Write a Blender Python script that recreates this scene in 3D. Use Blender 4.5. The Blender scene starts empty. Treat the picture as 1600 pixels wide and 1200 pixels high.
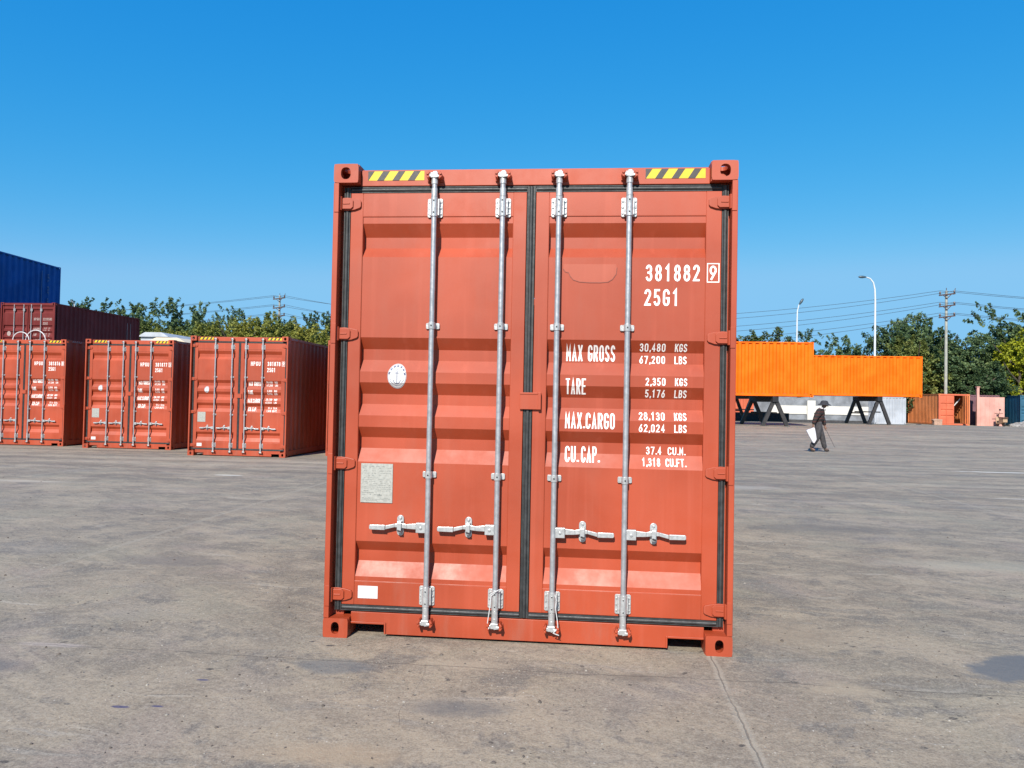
import bpy, bmesh, math, random
from math import sin, cos, pi, radians, atan2, hypot
from mathutils import Vector, Matrix

SC = bpy.context.scene
COL = SC.collection
random.seed(7)

# ------------------------------------------------------------------ camera
CAM_POS = (1.56012, -4.5814, 1.45451)
F_PX, PITCH, ROLL, YAW = 1201.08, 0.02249, 0.01939, -0.09422
def cam_rows():
    cy, sy = cos(YAW), sin(YAW); cp, sp = cos(PITCH), sin(PITCH); cr, sr = cos(ROLL), sin(ROLL)
    Rz = Matrix(((cy, -sy, 0), (sy, cy, 0), (0, 0, 1)))
    B = Matrix(((1, 0, 0), (0, 0, -1), (0, 1, 0)))
    Rx = Matrix(((1, 0, 0), (0, cp, sp), (0, -sp, cp)))
    Rr = Matrix(((cr, -sr, 0), (sr, cr, 0), (0, 0, 1)))
    return Rr @ Rx @ B @ Rz
_M = cam_rows()
cam_data = bpy.data.cameras.new('camera')
cam = bpy.data.objects.new('camera', cam_data); COL.objects.link(cam)
_r = Matrix((_M[0], -_M[1], -_M[2])).transposed().to_4x4()
cam.matrix_world = Matrix.Translation(CAM_POS) @ _r
cam_data.sensor_width = 36; cam_data.lens = F_PX / 1600 * 36
cam_data.clip_start = 0.05; cam_data.clip_end = 3000
SC.camera = cam

# ------------------------------------------------------------------ light
SUN_AZ = atan2(-0.175, -1.0)          # where the sun stands, measured clockwise from +Y
SUN_EL = radians(37)
world = bpy.data.worlds.new('World'); SC.world = world; world.use_nodes = True
wt = world.node_tree; wt.nodes.clear()
wo = wt.nodes.new('ShaderNodeOutputWorld'); wb = wt.nodes.new('ShaderNodeBackground')
sky = wt.nodes.new('ShaderNodeTexSky'); sky.sky_type = 'NISHITA'; sky.sun_disc = False
sky.sun_elevation = SUN_EL; sky.sun_rotation = SUN_AZ % (2 * pi)
sky.altitude = 0; sky.air_density = 1.0; sky.dust_density = 0.0; sky.ozone_density = 3.0
hs = wt.nodes.new('ShaderNodeHueSaturation')
hs.inputs['Saturation'].default_value = 1.22; hs.inputs['Hue'].default_value = 0.487; hs.inputs['Value'].default_value = 1.0
wt.links.new(sky.outputs[0], hs.inputs['Color'])
sp_ = wt.nodes.new('ShaderNodeSeparateColor'); cb_ = wt.nodes.new('ShaderNodeCombineColor'); wt.links.new(hs.outputs[0], sp_.inputs[0])
KS = 0.1387      # the deep saturated blue of this sky: one tone curve per channel
for i_, (p_, s_, m_) in enumerate(((1.75, 1.50, 0.245), (0.66, 0.68, 0.57), (0.27, 0.886, 0.90))):
    a_ = wt.nodes.new('ShaderNodeMath'); a_.operation = 'MULTIPLY'; a_.inputs[1].default_value = KS; wt.links.new(sp_.outputs[i_], a_.inputs[0])
    b_ = wt.nodes.new('ShaderNodeMath'); b_.operation = 'POWER'; b_.inputs[1].default_value = p_; wt.links.new(a_.outputs[0], b_.inputs[0])
    c_ = wt.nodes.new('ShaderNodeMath'); c_.operation = 'MULTIPLY'; c_.inputs[1].default_value = s_ / KS; wt.links.new(b_.outputs[0], c_.inputs[0])
    d_ = wt.nodes.new('ShaderNodeMath'); d_.operation = 'SMOOTH_MIN'; d_.inputs[1].default_value = m_ / KS; d_.inputs[2].default_value = 0.06 / KS; wt.links.new(c_.outputs[0], d_.inputs[0])
    wt.links.new(d_.outputs[0], cb_.inputs[i_])
wt.links.new(cb_.outputs[0], wb.inputs[0])
wb.inputs[1].default_value = 0.0825
wt.links.new(wb.outputs[0], wo.inputs[0])
sun_d = bpy.data.lights.new('sun', 'SUN'); sun_d.energy = 4.5; sun_d.angle = radians(0.5); sun_d.color = (1.0, 0.93, 0.83)
sun = bpy.data.objects.new('sun', sun_d); COL.objects.link(sun)
S = Vector((sin(SUN_AZ) * cos(SUN_EL), cos(SUN_AZ) * cos(SUN_EL), sin(SUN_EL)))
sun.rotation_euler = S.to_track_quat('Z', 'Y').to_euler(); sun.location = S * 50
SC.view_settings.view_transform = 'Standard'; SC.view_settings.look = 'None'
SC.view_settings.exposure = 0.75; SC.view_settings.gamma = 1.0

AL = 0.68       # surfaces are this much darker than their nominal tones (the camera is exposed for them)
def dk(c, f=None): return tuple(x * (AL if f is None else f) for x in c)
# ------------------------------------------------------------------ node helpers
class NT:
    def __init__(s, name):
        s.m = bpy.data.materials.new(name); s.m.use_nodes = True; s.t = s.m.node_tree
        s.b = s.t.nodes['Principled BSDF']; s.out = s.t.nodes['Material Output']
    def n(s, ty, **kw):
        o = s.t.nodes.new(ty)
        for k, v in kw.items(): setattr(o, k, v)
        return o
    def put(s, sock, v):
        if isinstance(v, bpy.types.NodeSocket): s.t.links.new(v, sock)
        elif isinstance(v, (tuple, list)) and len(v) == 3 and sock.type == 'RGBA': sock.default_value = (*v, 1)
        else: sock.default_value = v
    def math(s, op, a, b=0.0, c=0.0):
        o = s.n('ShaderNodeMath', operation=op); s.put(o.inputs[0], a); s.put(o.inputs[1], b); s.put(o.inputs[2], c); return o.outputs[0]
    def ramp(s, v, a, b, c0=0.0, c1=1.0):
        o = s.n('ShaderNodeMapRange', interpolation_type='SMOOTHSTEP')
        s.put(o.inputs[0], v); s.put(o.inputs[1], a); s.put(o.inputs[2], b); s.put(o.inputs[3], c0); s.put(o.inputs[4], c1); return o.outputs[0]
    def mix(s, f, a, b, mode='MIX'):
        o = s.n('ShaderNodeMix', data_type='RGBA', blend_type=mode)
        s.put(o.inputs[0], f); s.put(o.inputs[6], a); s.put(o.inputs[7], b); return o.outputs[2]
    def noise(s, vec, scale, detail=4, rough=0.55, dist=0.0):
        o = s.n('ShaderNodeTexNoise'); s.put(o.inputs['Vector'], vec); o.inputs['Scale'].default_value = scale
        o.inputs['Detail'].default_value = detail; o.inputs['Roughness'].default_value = rough; o.inputs['Distortion'].default_value = dist
        return o.outputs['Fac']
    def voro(s, vec, scale, feature='F1', rnd=1.0):
        o = s.n('ShaderNodeTexVoronoi', feature=feature); s.put(o.inputs['Vector'], vec); o.inputs['Scale'].default_value = scale
        o.inputs['Randomness'].default_value = rnd
        return o.outputs['Distance']
    def scale(s, vec, v):
        o = s.n('ShaderNodeVectorMath', operation='MULTIPLY'); s.put(o.inputs[0], vec); o.inputs[1].default_value = v; return o.outputs[0]
    def obj(s): return s.n('ShaderNodeTexCoord').outputs['Object']
    def bump(s, h, strength, dist=0.01):
        o = s.n('ShaderNodeBump'); s.put(o.inputs['Height'], h); o.inputs['Strength'].default_value = strength; o.inputs['Distance'].default_value = dist
        s.t.links.new(o.outputs[0], s.b.inputs['Normal']); return o
    def set(s, **kw):
        for k, v in kw.items(): s.put(s.b.inputs[k.replace('_', ' ')], v)
        return s

def paint(name, col, rough=0.38, dirt=0.12, dirt_col=(0.30, 0.24, 0.19), wav=0.25, spec=0.5, coat=0.0):
    col = dk(col); dirt_col = dk(dirt_col); k = NT(name); P = k.obj()
    big = k.noise(P, 0.9, 3); mid = k.noise(k.scale(P, (7, 7, 1.2)), 1.0, 5, 0.6); fine = k.noise(P, 60, 3)
    dark = tuple(c * 0.86 for c in col); light = tuple(min(1, c * 1.10 + 0.004) for c in col)
    c = k.mix(k.ramp(big, 0.35, 0.65), dark, light)
    z = k.n('ShaderNodeSeparateXYZ'); k.put(z.inputs[0], P)
    low = k.ramp(z.outputs[2], 0.0, 0.55, 1.0, 0.25)
    st = k.noise(k.scale(P, (14, 14, 0.5)), 1.0, 3, 0.6); c = k.mix(k.ramp(st, 0.52, 0.70, 0.0, 0.16), c, tuple(min(1, x * 1.35 + 0.03) for x in col))
    sc = k.noise(k.scale(P, (3, 3, 9)), 6.0, 6, 0.8); c = k.mix(k.ramp(sc, 0.70, 0.74, 0.0, 0.35), c, tuple(x * 0.55 for x in col))
    d = k.math('MULTIPLY', k.math('MULTIPLY', k.ramp(mid, 0.48, 0.75), low), dirt * 2.2)
    c = k.mix(d, c, dirt_col)
    k.set(Base_Color=c, Specular_IOR_Level=spec, Coat_Weight=coat)
    k.set(Roughness=k.ramp(k.noise(P, 3.5, 5, 0.65), 0.3, 0.7, rough - 0.07, rough + 0.12))
    h = k.math('ADD', k.math('MULTIPLY', k.noise(P, 2.2, 2, 0.4), 1.0), k.math('MULTIPLY', fine, 0.012))
    k.bump(h, wav, 0.05)
    return k.m
def plain(name, col, rough=0.5, metal=0.0, var=0.15, scale=12, spec=0.5, bump=0.0):
    col = dk(col) if metal < 0.2 else dk(col, 0.78); k = NT(name); P = k.obj(); n = k.noise(P, scale, 4)
    k.set(Base_Color=k.mix(k.ramp(n, 0.3, 0.7), tuple(c * (1 - var) for c in col), tuple(min(1, c * (1 + var)) for c in col)),
          Metallic=metal, Specular_IOR_Level=spec)
    k.set(Roughness=k.ramp(k.noise(P, scale * 2.3, 3), 0.3, 0.7, max(0.05, rough - 0.08), min(1, rough + 0.08)))
    if bump: k.bump(n, bump, 0.02)
    return k.m

M = {}
M['red'] = paint('container_red_paint', (0.475, 0.066, 0.018), 0.50, 0.12, wav=0.10, spec=0.5)
M['maroon'] = paint('maroon_paint', (0.19, 0.026, 0.026), 0.6, 0.05, wav=0.15, spec=0.2)
M['blue'] = paint('blue_paint', (0.0005, 0.125, 0.46), 0.55, 0.0, wav=0.15, spec=0.2, dirt_col=(0.02,0.10,0.28))
M['orange'] = paint('orange_paint', (1.12, 0.185, 0.001), 0.6, 0.0, wav=0.03, spec=0.15)
M['old_orange'] = paint('faded_orange_paint', (0.95, 0.30, 0.09), 0.6, 0.3, wav=0.1)
M['coral'] = paint('coral_paint', (0.75, 0.16, 0.07), 0.55, 0.1, wav=0.1)
M['mauve'] = paint('mauve_paint', (0.22, 0.10, 0.12), 0.6, 0.3, wav=0.1)
M['pink'] = paint('pink_paint', (0.78, 0.40, 0.33), 0.6, 0.15, wav=0.1)
M['white_paint'] = paint('white_paint', (0.52, 0.56, 0.62), 0.5, 0.15, wav=0.1)
M['teal'] = paint('teal_paint', (0.02, 0.13, 0.22), 0.5, 0.15, wav=0.1)
M['galv'] = plain('galvanised_steel', (0.50, 0.51, 0.53), 0.42, 0.55, 0.12, 25, bump=0.05)
M['zinc'] = plain('zinc_fitting', (0.56, 0.57, 0.57), 0.38, 0.45, 0.12, 40, bump=0.1)
M['rubber'] = plain('black_rubber', (0.040, 0.043, 0.045), 0.55, 0, 0.3, 20, bump=0.1)
M['dark'] = plain('dark_inside', (0.03, 0.02, 0.018), 0.8)
M['letter'] = plain('white_lettering', (1.20, 1.19, 1.16), 0.5, 0, 0.04, 30)
M['letter_dim'] = plain('faded_lettering', (0.45, 0.36, 0.34), 0.6, 0, 0.1, 30)
M['letter_blue'] = plain('blue_lettering', (0.05, 0.16, 0.36), 0.6, 0, 0.1, 30)
M['yellow'] = plain('yellow_tape', (0.86, 0.62, 0.01), 0.45, 0, 0.05, 30)
M['black'] = plain('black_tape', (0.05, 0.045, 0.045), 0.5, 0, 0.1, 30)
M['plate'] = plain('aluminium_plate', (0.46, 0.46, 0.42), 0.5, 0.25, 0.12, 60)
M['engrave'] = plain('engraved_lines', (0.30, 0.31, 0.29), 0.6)
M['sticker'] = plain('white_sticker', (0.80, 0.80, 0.80), 0.4, 0, 0.02, 10)
M['navy'] = plain('navy_print', (0.03, 0.06, 0.20), 0.5)
M['patch'] = paint('overpainted_red', (0.53, 0.10, 0.045), 0.46, 0.05, wav=0.1)
M['patch_edge'] = plain('patch_shadow_edge', (0.26, 0.055, 0.03), 0.5)  # darker red for the shadow edge painted round the patch
M['wood'] = plain('container_floor_wood', (0.12, 0.08, 0.05), 0.8)
M['steel_black'] = plain('black_steel', (0.028, 0.026, 0.028), 0.55, 0, 0.4, 6, bump=0.1)
M['wall_grey'] = plain('grey_render', (0.26, 0.28, 0.31), 0.85, 0, 0.3, 1.5, bump=0.2)
M['wall_white'] = plain('white_render', (0.80, 0.78, 0.72), 0.8, 0, 0.05, 2)
M['cream'] = plain('cream_render', (0.85, 0.74, 0.56), 0.8, 0, 0.05, 2)
M['kerb'] = plain('dark_kerb', (0.06, 0.06, 0.065), 0.85, 0, 0.3, 3)
M['fence_dark'] = plain('dark_sheet_fence', (0.06, 0.035, 0.055), 0.7, 0, 0.3, 2)
M['concrete'] = plain('pole_concrete', (0.42, 0.43, 0.38), 0.85, 0, 0.15, 4, bump=0.2)
M['lamp_white'] = plain('white_lamp_post', (0.75, 0.80, 0.84), 0.4, 0, 0.05, 3)
M['lamp_head'] = plain('lamp_housing', (0.06, 0.10, 0.13), 0.45)
M['ceramic'] = plain('brown_insulator', (0.10, 0.06, 0.05), 0.4)
M['wire'] = plain('power_cable', (0.035, 0.05, 0.07), 0.6)
M['bark'] = plain('bark', (0.09, 0.07, 0.05), 0.9, 0, 0.3, 8, bump=0.5)
M['rubble'] = plain('grey_rubble', (0.34, 0.32, 0.30), 0.9, 0, 0.35, 4, bump=0.5)
M['cardboard'] = plain('cardboard', (0.52, 0.33, 0.24), 0.85, 0, 0.15, 8)
M['litter'] = plain('white_plastic', (0.75, 0.76, 0.76), 0.5, 0, 0.05, 8)
M['skin'] = plain('skin', (0.28, 0.15, 0.10), 0.6, 0, 0.1, 20)
M['trousers'] = plain('dusty_grey_cloth', (0.060, 0.056, 0.060), 0.9, 0, 0.3, 9, bump=0.3)
M['boot'] = plain('brown_leather', (0.07, 0.05, 0.04), 0.7)
M['hat'] = plain('dark_hat_cloth', (0.035, 0.035, 0.045), 0.9, 0, 0.3, 20)
M['sack'] = plain('white_woven_sack', (0.78, 0.76, 0.80), 0.7, 0, 0.06, 15, bump=0.3)
M['stick'] = plain('dark_stick', (0.04, 0.03, 0.03), 0.7)
M['seat_brown'] = plain('brown_vinyl', (0.10, 0.05, 0.03), 0.6)
M['tan'] = plain('tan_paint', (0.55, 0.36, 0.22), 0.6)
def jacket_mat():
    k = NT('striped_jacket'); P = k.obj(); z = k.n('ShaderNodeSeparateXYZ'); k.put(z.inputs[0], P)
    w = k.math('SINE', k.math('MULTIPLY', k.math('ADD', z.outputs[2], k.math('MULTIPLY', k.noise(P, 4), 0.04)), 58.0))
    c = k.mix(k.ramp(w, 0.1, 0.7), (0.020, 0.016, 0.016), (0.060, 0.020, 0.017))
    k.set(Base_Color=c, Roughness=0.95); k.bump(k.noise(P, 18), 0.4, 0.02); return k.m
M['jacket'] = jacket_mat()

def leaf_mat(name, a, b, c_):
    a, b, c_ = dk(a, .92), dk(b, .92), dk(c_, .92); k = NT(name)
    g = k.n('ShaderNodeNewGeometry').outputs['Random Per Island']
    oi = k.n('ShaderNodeObjectInfo').outputs['Random']
    c = k.mix(k.ramp(g, 0.0, 0.75), a, b); c = k.mix(k.ramp(g, 0.75, 1.0), c, c_)
    n = k.noise(k.obj(), 0.55, 2); c = k.mix(k.ramp(n, 0.35, 0.68, 0.0, 0.35), c, c_)
    h = k.n('ShaderNodeHueSaturation'); k.put(h.inputs['Color'], c); k.put(h.inputs['Value'], k.ramp(oi, 0, 1, 0.82, 1.25))
    k.put(h.inputs['Hue'], k.ramp(oi, 0, 1, 0.51, 0.485))
    k.set(Base_Color=h.outputs[0], Roughness=0.6, Specular_IOR_Level=0.3)
    tr = k.n('ShaderNodeBsdfTranslucent'); k.put(tr.inputs[0], h.outputs[0])
    mx = k.n('ShaderNodeMixShader'); mx.inputs[0].default_value = 0.28
    k.t.links.new(k.b.outputs[0], mx.inputs[1]); k.t.links.new(tr.outputs[0], mx.inputs[2]); k.t.links.new(mx.outputs[0], k.out.inputs[0])
    return k.m
M['leaf_dark'] = leaf_mat('dark_leaves', (0.045, 0.090, 0.044), (0.080, 0.140, 0.055), (0.15, 0.20, 0.07))
M['leaf_mid'] = leaf_mat('mid_leaves', (0.075, 0.115, 0.028), (0.12, 0.16, 0.035), (0.20, 0.22, 0.06))
M['leaf_light'] = leaf_mat('light_leaves', (0.15, 0.18, 0.030), (0.22, 0.235, 0.04), (0.30, 0.29, 0.06))
M['leaf_yellow'] = leaf_mat('yellow_leaves', (0.20, 0.24, 0.020), (0.40, 0.42, 0.02), (0.60, 0.56, 0.03))

# ------------------------------------------------------------------ mesh builder
class MB:
    def __init__(s): s.v = []; s.f = []; s.mi = []; s.cur = 0
    def face(s, ids): s.f.append(tuple(ids)); s.mi.append(s.cur)
    def add(s, vs, fs):
        o = len(s.v); s.v += [tuple(v) for v in vs]
        for f in fs: s.face([i + o for i in f])
    def box(s, x0, x1, y0, y1, z0, z1):
        s.add([(x0, y0, z0), (x1, y0, z0), (x1, y1, z0), (x0, y1, z0), (x0, y0, z1), (x1, y0, z1), (x1, y1, z1), (x0, y1, z1)],
              [(0, 3, 2, 1), (4, 5, 6, 7), (0, 1, 5, 4), (1, 2, 6, 5), (2, 3, 7, 6), (3, 0, 4, 7)])
    def beam(s, a, b, w, h, up=(0, 0, 1)):
        a = Vector(a); b = Vector(b); d = (b - a).normalized(); u = Vector(up)
        r = d.cross(u)
        if r.length < 1e-4: r = d.cross(Vector((0, 1, 0)))
        r.normalize(); u = r.cross(d)
        vs = [p + r * sx * w / 2 + u * sz * h / 2 for p in (a, b) for sx, sz in ((-1, -1), (1, -1), (1, 1), (-1, 1))]
        s.add(vs, [(0, 1, 2, 3), (7, 6, 5, 4), (0, 4, 5, 1), (1, 5, 6, 2), (2, 6, 7, 3), (3, 7, 4, 0)])
    def prism(s, poly, ax, a, b):
        def P(p, t): return {'y': (p[0], t, p[1]), 'z': (p[0], p[1], t), 'x': (t, p[0], p[1])}[ax]
        n = len(poly); vs = [P(p, a) for p in poly] + [P(p, b) for p in poly]
        s.add(vs, [tuple(range(n)), tuple(range(2 * n - 1, n - 1, -1))] + [(i, i + n, (i + 1) % n + n, (i + 1) % n) for i in range(n)])
    def tube(s, pts, r, n=12, caps=True):
        pts = [Vector(p) for p in pts]; rs = r if isinstance(r, (list, tuple)) else [r] * len(pts); o = len(s.v)
        prev = None
        for i, p in enumerate(pts):
            d = (pts[min(i + 1, len(pts) - 1)] - pts[max(i - 1, 0)]).normalized()
            if prev is None:
                a = d.cross(Vector((0, 0, 1)))
                if a.length < 1e-3: a = d.cross(Vector((0, 1, 0)))
            else: a = prev - d * prev.dot(d)
            a.normalize(); prev = a; b = d.cross(a)
            for k in range(n):
                t = 2 * pi * k / n; s.v.append(tuple(p + (a * cos(t) + b * sin(t)) * rs[i]))
        for i in range(len(pts) - 1):
            for k in range(n):
                s.face((o + i * n + k, o + i * n + (k + 1) % n, o + (i + 1) * n + (k + 1) % n, o + (i + 1) * n + k))
        if caps:
            s.face(tuple(o + k for k in range(n))[::-1]); s.face(tuple(o + (len(pts) - 1) * n + k for k in range(n)))
    def plate_hole(s, ax, t0, t1, u0, u1, w0, w1, cu, cw, ru, rw, corner=0.0, e=2.4, N=28):
        """plate spanning (u,w), thick t0..t1 along ax, with a superellipse hole"""
        angs = sorted(set([2 * pi * i / N for i in range(N)] + [atan2(w - cw, u - cu) % (2 * pi) for u in (u0, u1) for w in (w0, w1)]))
        out = []; inn = []
        for a in angs:
            c, s_ = cos(a), sin(a)
            t = min([(u1 - cu) / c if c > 1e-9 else 9, (u0 - cu) / c if c < -1e-9 else 9, (w1 - cw) / s_ if s_ > 1e-9 else 9, (w0 - cw) / s_ if s_ < -1e-9 else 9])
            u, w = cu + c * t, cw + s_ * t
            if corner:
                q = Vector((u, w)); iu = min(max(u, u0 + corner), u1 - corner); iw = min(max(w, w0 + corner), w1 - corner)
                dv = Vector((u - iu, w - iw))
                if dv.length > corner: dv = dv.normalized() * corner
                u, w = iu + dv.x, iw + dv.y
            out.append((u, w))
            r = (abs(c / ru) ** e + abs(s_ / rw) ** e) ** (-1 / e); inn.append((cu + c * r, cw + s_ * r))
        def P(p, t): return {'y': (p[0], t, p[1]), 'z': (p[0], p[1], t), 'x': (t, p[0], p[1])}[ax]
        n = len(angs); o = len(s.v)
        for t in (t0, t1):
            for p in out: s.v.append(P(p, t))
            for p in inn: s.v.append(P(p, t))
        for i in range(n):
            j = (i + 1) % n
            s.face((o + i, o + j, o + n + j, o + n + i)); s.face((o + 2 * n + j, o + 2 * n + i, o + 3 * n + i, o + 3 * n + j))
            s.face((o + n + i, o + n + j, o + 3 * n + j, o + 3 * n + i)); s.face((o + j, o + i, o + 2 * n + i, o + 2 * n + j))
    def build(s, name, mats, parent=None, bevel=0.0, smooth=False, loc=None):
        me = bpy.data.meshes.new(name); me.from_pydata(s.v, [], s.f); me.validate()
        if not isinstance(mats, (list, tuple)): mats = [mats]
        for m in mats: me.materials.append(m)
        if len(mats) > 1 and len(me.polygons) == len(s.mi): me.polygons.foreach_set('material_index', s.mi)
        bm = bmesh.new(); bm.from_mesh(me); bmesh.ops.recalc_face_normals(bm, faces=bm.faces); bm.to_mesh(me); bm.free()
        if smooth: me.polygons.foreach_set('use_smooth', [True] * len(me.polygons))
        o = bpy.data.objects.new(name, me); COL.objects.link(o)
        if parent: o.parent = parent
        if loc: o.location = loc
        if bevel:
            b = o.modifiers.new('bevel', 'BEVEL'); b.width = bevel; b.segments = 2; b.limit_method = 'ANGLE'; b.angle_limit = radians(40)
        if smooth:
            me.set_sharp_from_angle(angle=radians(38))
        return o

def tag(o, label=None, cat=None, group=None, kind=None):
    if label: o['label'] = label
    if cat: o['category'] = cat
    if group: o['group'] = group
    if kind: o['kind'] = kind
    return o
def empty(name, loc, rz=0.0, label=None, cat=None, group=None):
    o = bpy.data.objects.new(name, None); COL.objects.link(o); o.location = loc; o.rotation_euler = (0, 0, rz)
    o.empty_display_size = 0.2
    return tag(o, label, cat, group)
CH = {}
def copy_tree(o, parent=None, skip=()):
    c = o.copy(); COL.objects.link(c)
    if parent: c.parent = parent
    for ch in [x for x in bpy.data.objects if x.parent == o]:
        if ch in skip: continue
        copy_tree(ch, c, skip)
    return c

# ------------------------------------------------------------------ terrain
def sst(a, b, t):
    t = max(0, min(1, (t - a) / (b - a))); return t * t * (3 - 2 * t)
def gz(x, y):
    return sst(3, 9, x) * (0.42 * sst(22, 38, y) - 0.24 * sst(48, 60, y))
def ground_mat():
    k = NT('worn_concrete_yard'); P = k.obj()
    sp = k.n('ShaderNodeSeparateXYZ'); k.put(sp.inputs[0], P); X, Y = sp.outputs[0], sp.outputs[1]
    warp = k.n('ShaderNodeVectorMath', operation='ADD'); k.put(warp.inputs[0], P)
    nv = k.n('ShaderNodeTexNoise'); k.put(nv.inputs['Vector'], P); nv.inputs['Scale'].default_value = 1.3
    k.put(warp.inputs[1], k.scale(nv.outputs['Color'], (0.5, 0.5, 0))); W = warp.outputs[0]
    n1 = k.noise(P, 0.16, 4, 0.6); n2 = k.noise(W, 0.9, 6, 0.65); n3 = k.noise(W, 5.0, 6, 0.7); n4 = k.noise(P, 90, 3, 0.7); n5 = k.noise(k.scale(W, (0.5, 2.4, 1)), 1.7, 5, 0.65)
    nf = k.noise(P, 30.0, 5, 0.78); n6 = k.noise(W, 2.6, 9, 0.80); n7 = k.noise(k.scale(W, (0.45, 1.3, 1)), 1.05, 8, 0.72)
    c = k.mix(k.ramp(n2, 0.42, 0.58), (0.245, 0.198, 0.154), (0.400, 0.325, 0.250))
    c = k.mix(k.ramp(n1, 0.42, 0.58, 0.0, 0.5), c, (0.345, 0.298, 0.240))
    c = k.mix(k.ramp(n7, 0.50, 0.56, 0.0, 0.72), c, (0.205, 0.176, 0.150))
    c = k.mix(k.ramp(n7, 0.45, 0.38, 0.0, 0.55), c, (0.430, 0.355, 0.280))
    c = k.mix(k.ramp(n6, 0.50, 0.58, 0.0, 0.50), c, (0.470, 0.380, 0.285))
    c = k.mix(k.ramp(n6, 0.40, 0.47, 0.60, 0.0), c, (0.185, 0.158, 0.135))
    c = k.mix(k.ramp(n3, 0.54, 0.64, 0.0, 0.35), c, (0.480, 0.395, 0.300))
    c = k.mix(k.ramp(n3, 0.32, 0.44, 0.40, 0.0), c, (0.170, 0.148, 0.130))
    hue = k.noise(P, 0.85, 4, 0.6); hue2 = k.noise(k.scale(W, (1, 1, 3)), 0.7, 4, 0.6)
    c = k.mix(k.ramp(hue, 0.52, 0.64, 0.0, 0.45), c, (0.330, 0.305, 0.235)); c = k.mix(k.ramp(hue, 0.46, 0.36, 0.0, 0.40), c, (0.370, 0.285, 0.250))
    c = k.mix(k.ramp(hue2, 0.55, 0.66, 0.0, 0.35), c, (0.235, 0.225, 0.230))
    dg = k.n('ShaderNodeVectorRotate', rotation_type='Z_AXIS'); k.put(dg.inputs['Vector'], P); dg.inputs['Angle'].default_value = 0.6
    dn = k.noise(k.scale(dg.outputs[0], (0.5, 3.0, 1)), 1.5, 7, 0.72)
    c = k.mix(k.ramp(dn, 0.54, 0.60, 0.0, 0.40), c, (0.500, 0.405, 0.300)); c = k.mix(k.ramp(dn, 0.45, 0.38, 0.0, 0.45), c, (0.200, 0.172, 0.150))
    warmn = k.noise(P, 0.45, 3)
    near = k.ramp(Y, 1.5, -2.5, 0.0, 1.0)
    c = k.mix(k.math('MULTIPLY', k.ramp(warmn, 0.42, 0.60), k.math('MULTIPLY_ADD', near, 0.35, 0.12)), c, (0.450, 0.345, 0.235))
    bl = k.noise(W, 1.9, 6, 0.7); c = k.mix(k.ramp(bl, 0.55, 0.62, 0.0, 0.62), c, (0.165, 0.150, 0.140))
    # drag marks and pale dust scuffs, stretched along the yard
    for sc_, th, cc_, st_ in ((2.2, 0.575, (0.62, 0.54, 0.45), 0.6), (1.1, 0.55, (0.17, 0.148, 0.130), 0.5), (4.5, 0.58, (0.155, 0.135, 0.12), 0.5)):
        q = k.noise(k.scale(W, (0.35, 2.2, 1)), sc_, 7, 0.78); c = k.mix(k.ramp(q, th, th + 0.06, 0.0, st_), c, cc_)
    # chips, crumbs and grit
    msk = k.ramp(k.noise(P, 1.6, 4, 0.6), 0.44, 0.54)
    v1 = k.voro(W, 7.0); c = k.mix(k.math('MULTIPLY', k.ramp(k.math('ADD', v1, k.math('MULTIPLY', n6, 0.25)), 0.26, 0.20), msk), c, (0.095, 0.082, 0.074))
    v2 = k.voro(k.scale(W, (1.0, 1.8, 1)), 19.0); c = k.mix(k.math('MULTIPLY', k.ramp(v2, 0.19, 0.10), k.ramp(n3, 0.47, 0.55)), c, (0.12, 0.105, 0.094))
    v3 = k.voro(k.scale(P, (1.3, 1.0, 1)), 15.0); c = k.mix(k.math('MULTIPLY', k.ramp(v3, 0.095, 0.055), k.ramp(n2, 0.46, 0.54)), c, (0.68, 0.62, 0.54))
    c = k.mix(k.ramp(nf, 0.50, 0.62, 0.0, 0.38), c, (0.52, 0.45, 0.37)); c = k.mix(k.ramp(nf, 0.48, 0.38, 0.0, 0.40), c, (0.165, 0.142, 0.122))
    c = k.mix(k.ramp(n4, 0.48, 0.65, 0.0, 0.40), c, (0.50, 0.43, 0.35)); c = k.mix(k.ramp(n4, 0.48, 0.33, 0.0, 0.40), c, (0.15, 0.13, 0.112))
    tn = k.noise(k.scale(P, (0.06, 1.0, 1)), 1.6, 5, 0.7)
    c = k.mix(k.math('MULTIPLY', k.ramp(tn, 0.50, 0.60), k.ramp(Y, 2, 12, 0.0, 0.55)), c, (0.190, 0.165, 0.145))
    c = k.mix(k.math('MULTIPLY', k.ramp(tn, 0.46, 0.38), k.ramp(Y, 2, 12, 0.0, 0.40)), c, (0.50, 0.43, 0.35))
    # named stains: x, y, rx, ry, colour, strength
    wob = k.math('MULTIPLY', k.math('SUBTRACT', k.noise(P, 3.2, 4, 0.6), 0.5), 1.1)
    def stain(cc, x, y, rx, ry, col, st, soft=0.25):
        dx = k.math('DIVIDE', k.math('SUBTRACT', X, x), rx); dy = k.math('DIVIDE', k.math('SUBTRACT', Y, y), ry)
        d = k.math('ADD', k.math('SQRT', k.math('ADD', k.math('MULTIPLY', dx, dx), k.math('MULTIPLY', dy, dy))), wob)
        return k.mix(k.ramp(d, 1.0, 1.0 - soft, 0.0, st), cc, col)
    c = stain(c, 4.45, 0.02, 0.80, 0.33, (0.150, 0.158, 0.175), 0.85, 0.22)
    c = stain(c, 0.24, -0.48, 0.26, 0.15, (0.17, 0.18, 0.19), 0.6, 0.5)
    c = stain(c, 1.0, -0.95, 0.34, 0.16, (0.17, 0.165, 0.165), 0.6, 0.7)
    c = stain(c, -1.75, -0.75, 0.45, 0.16, (0.15, 0.145, 0.155), 0.6, 0.6)
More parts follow.
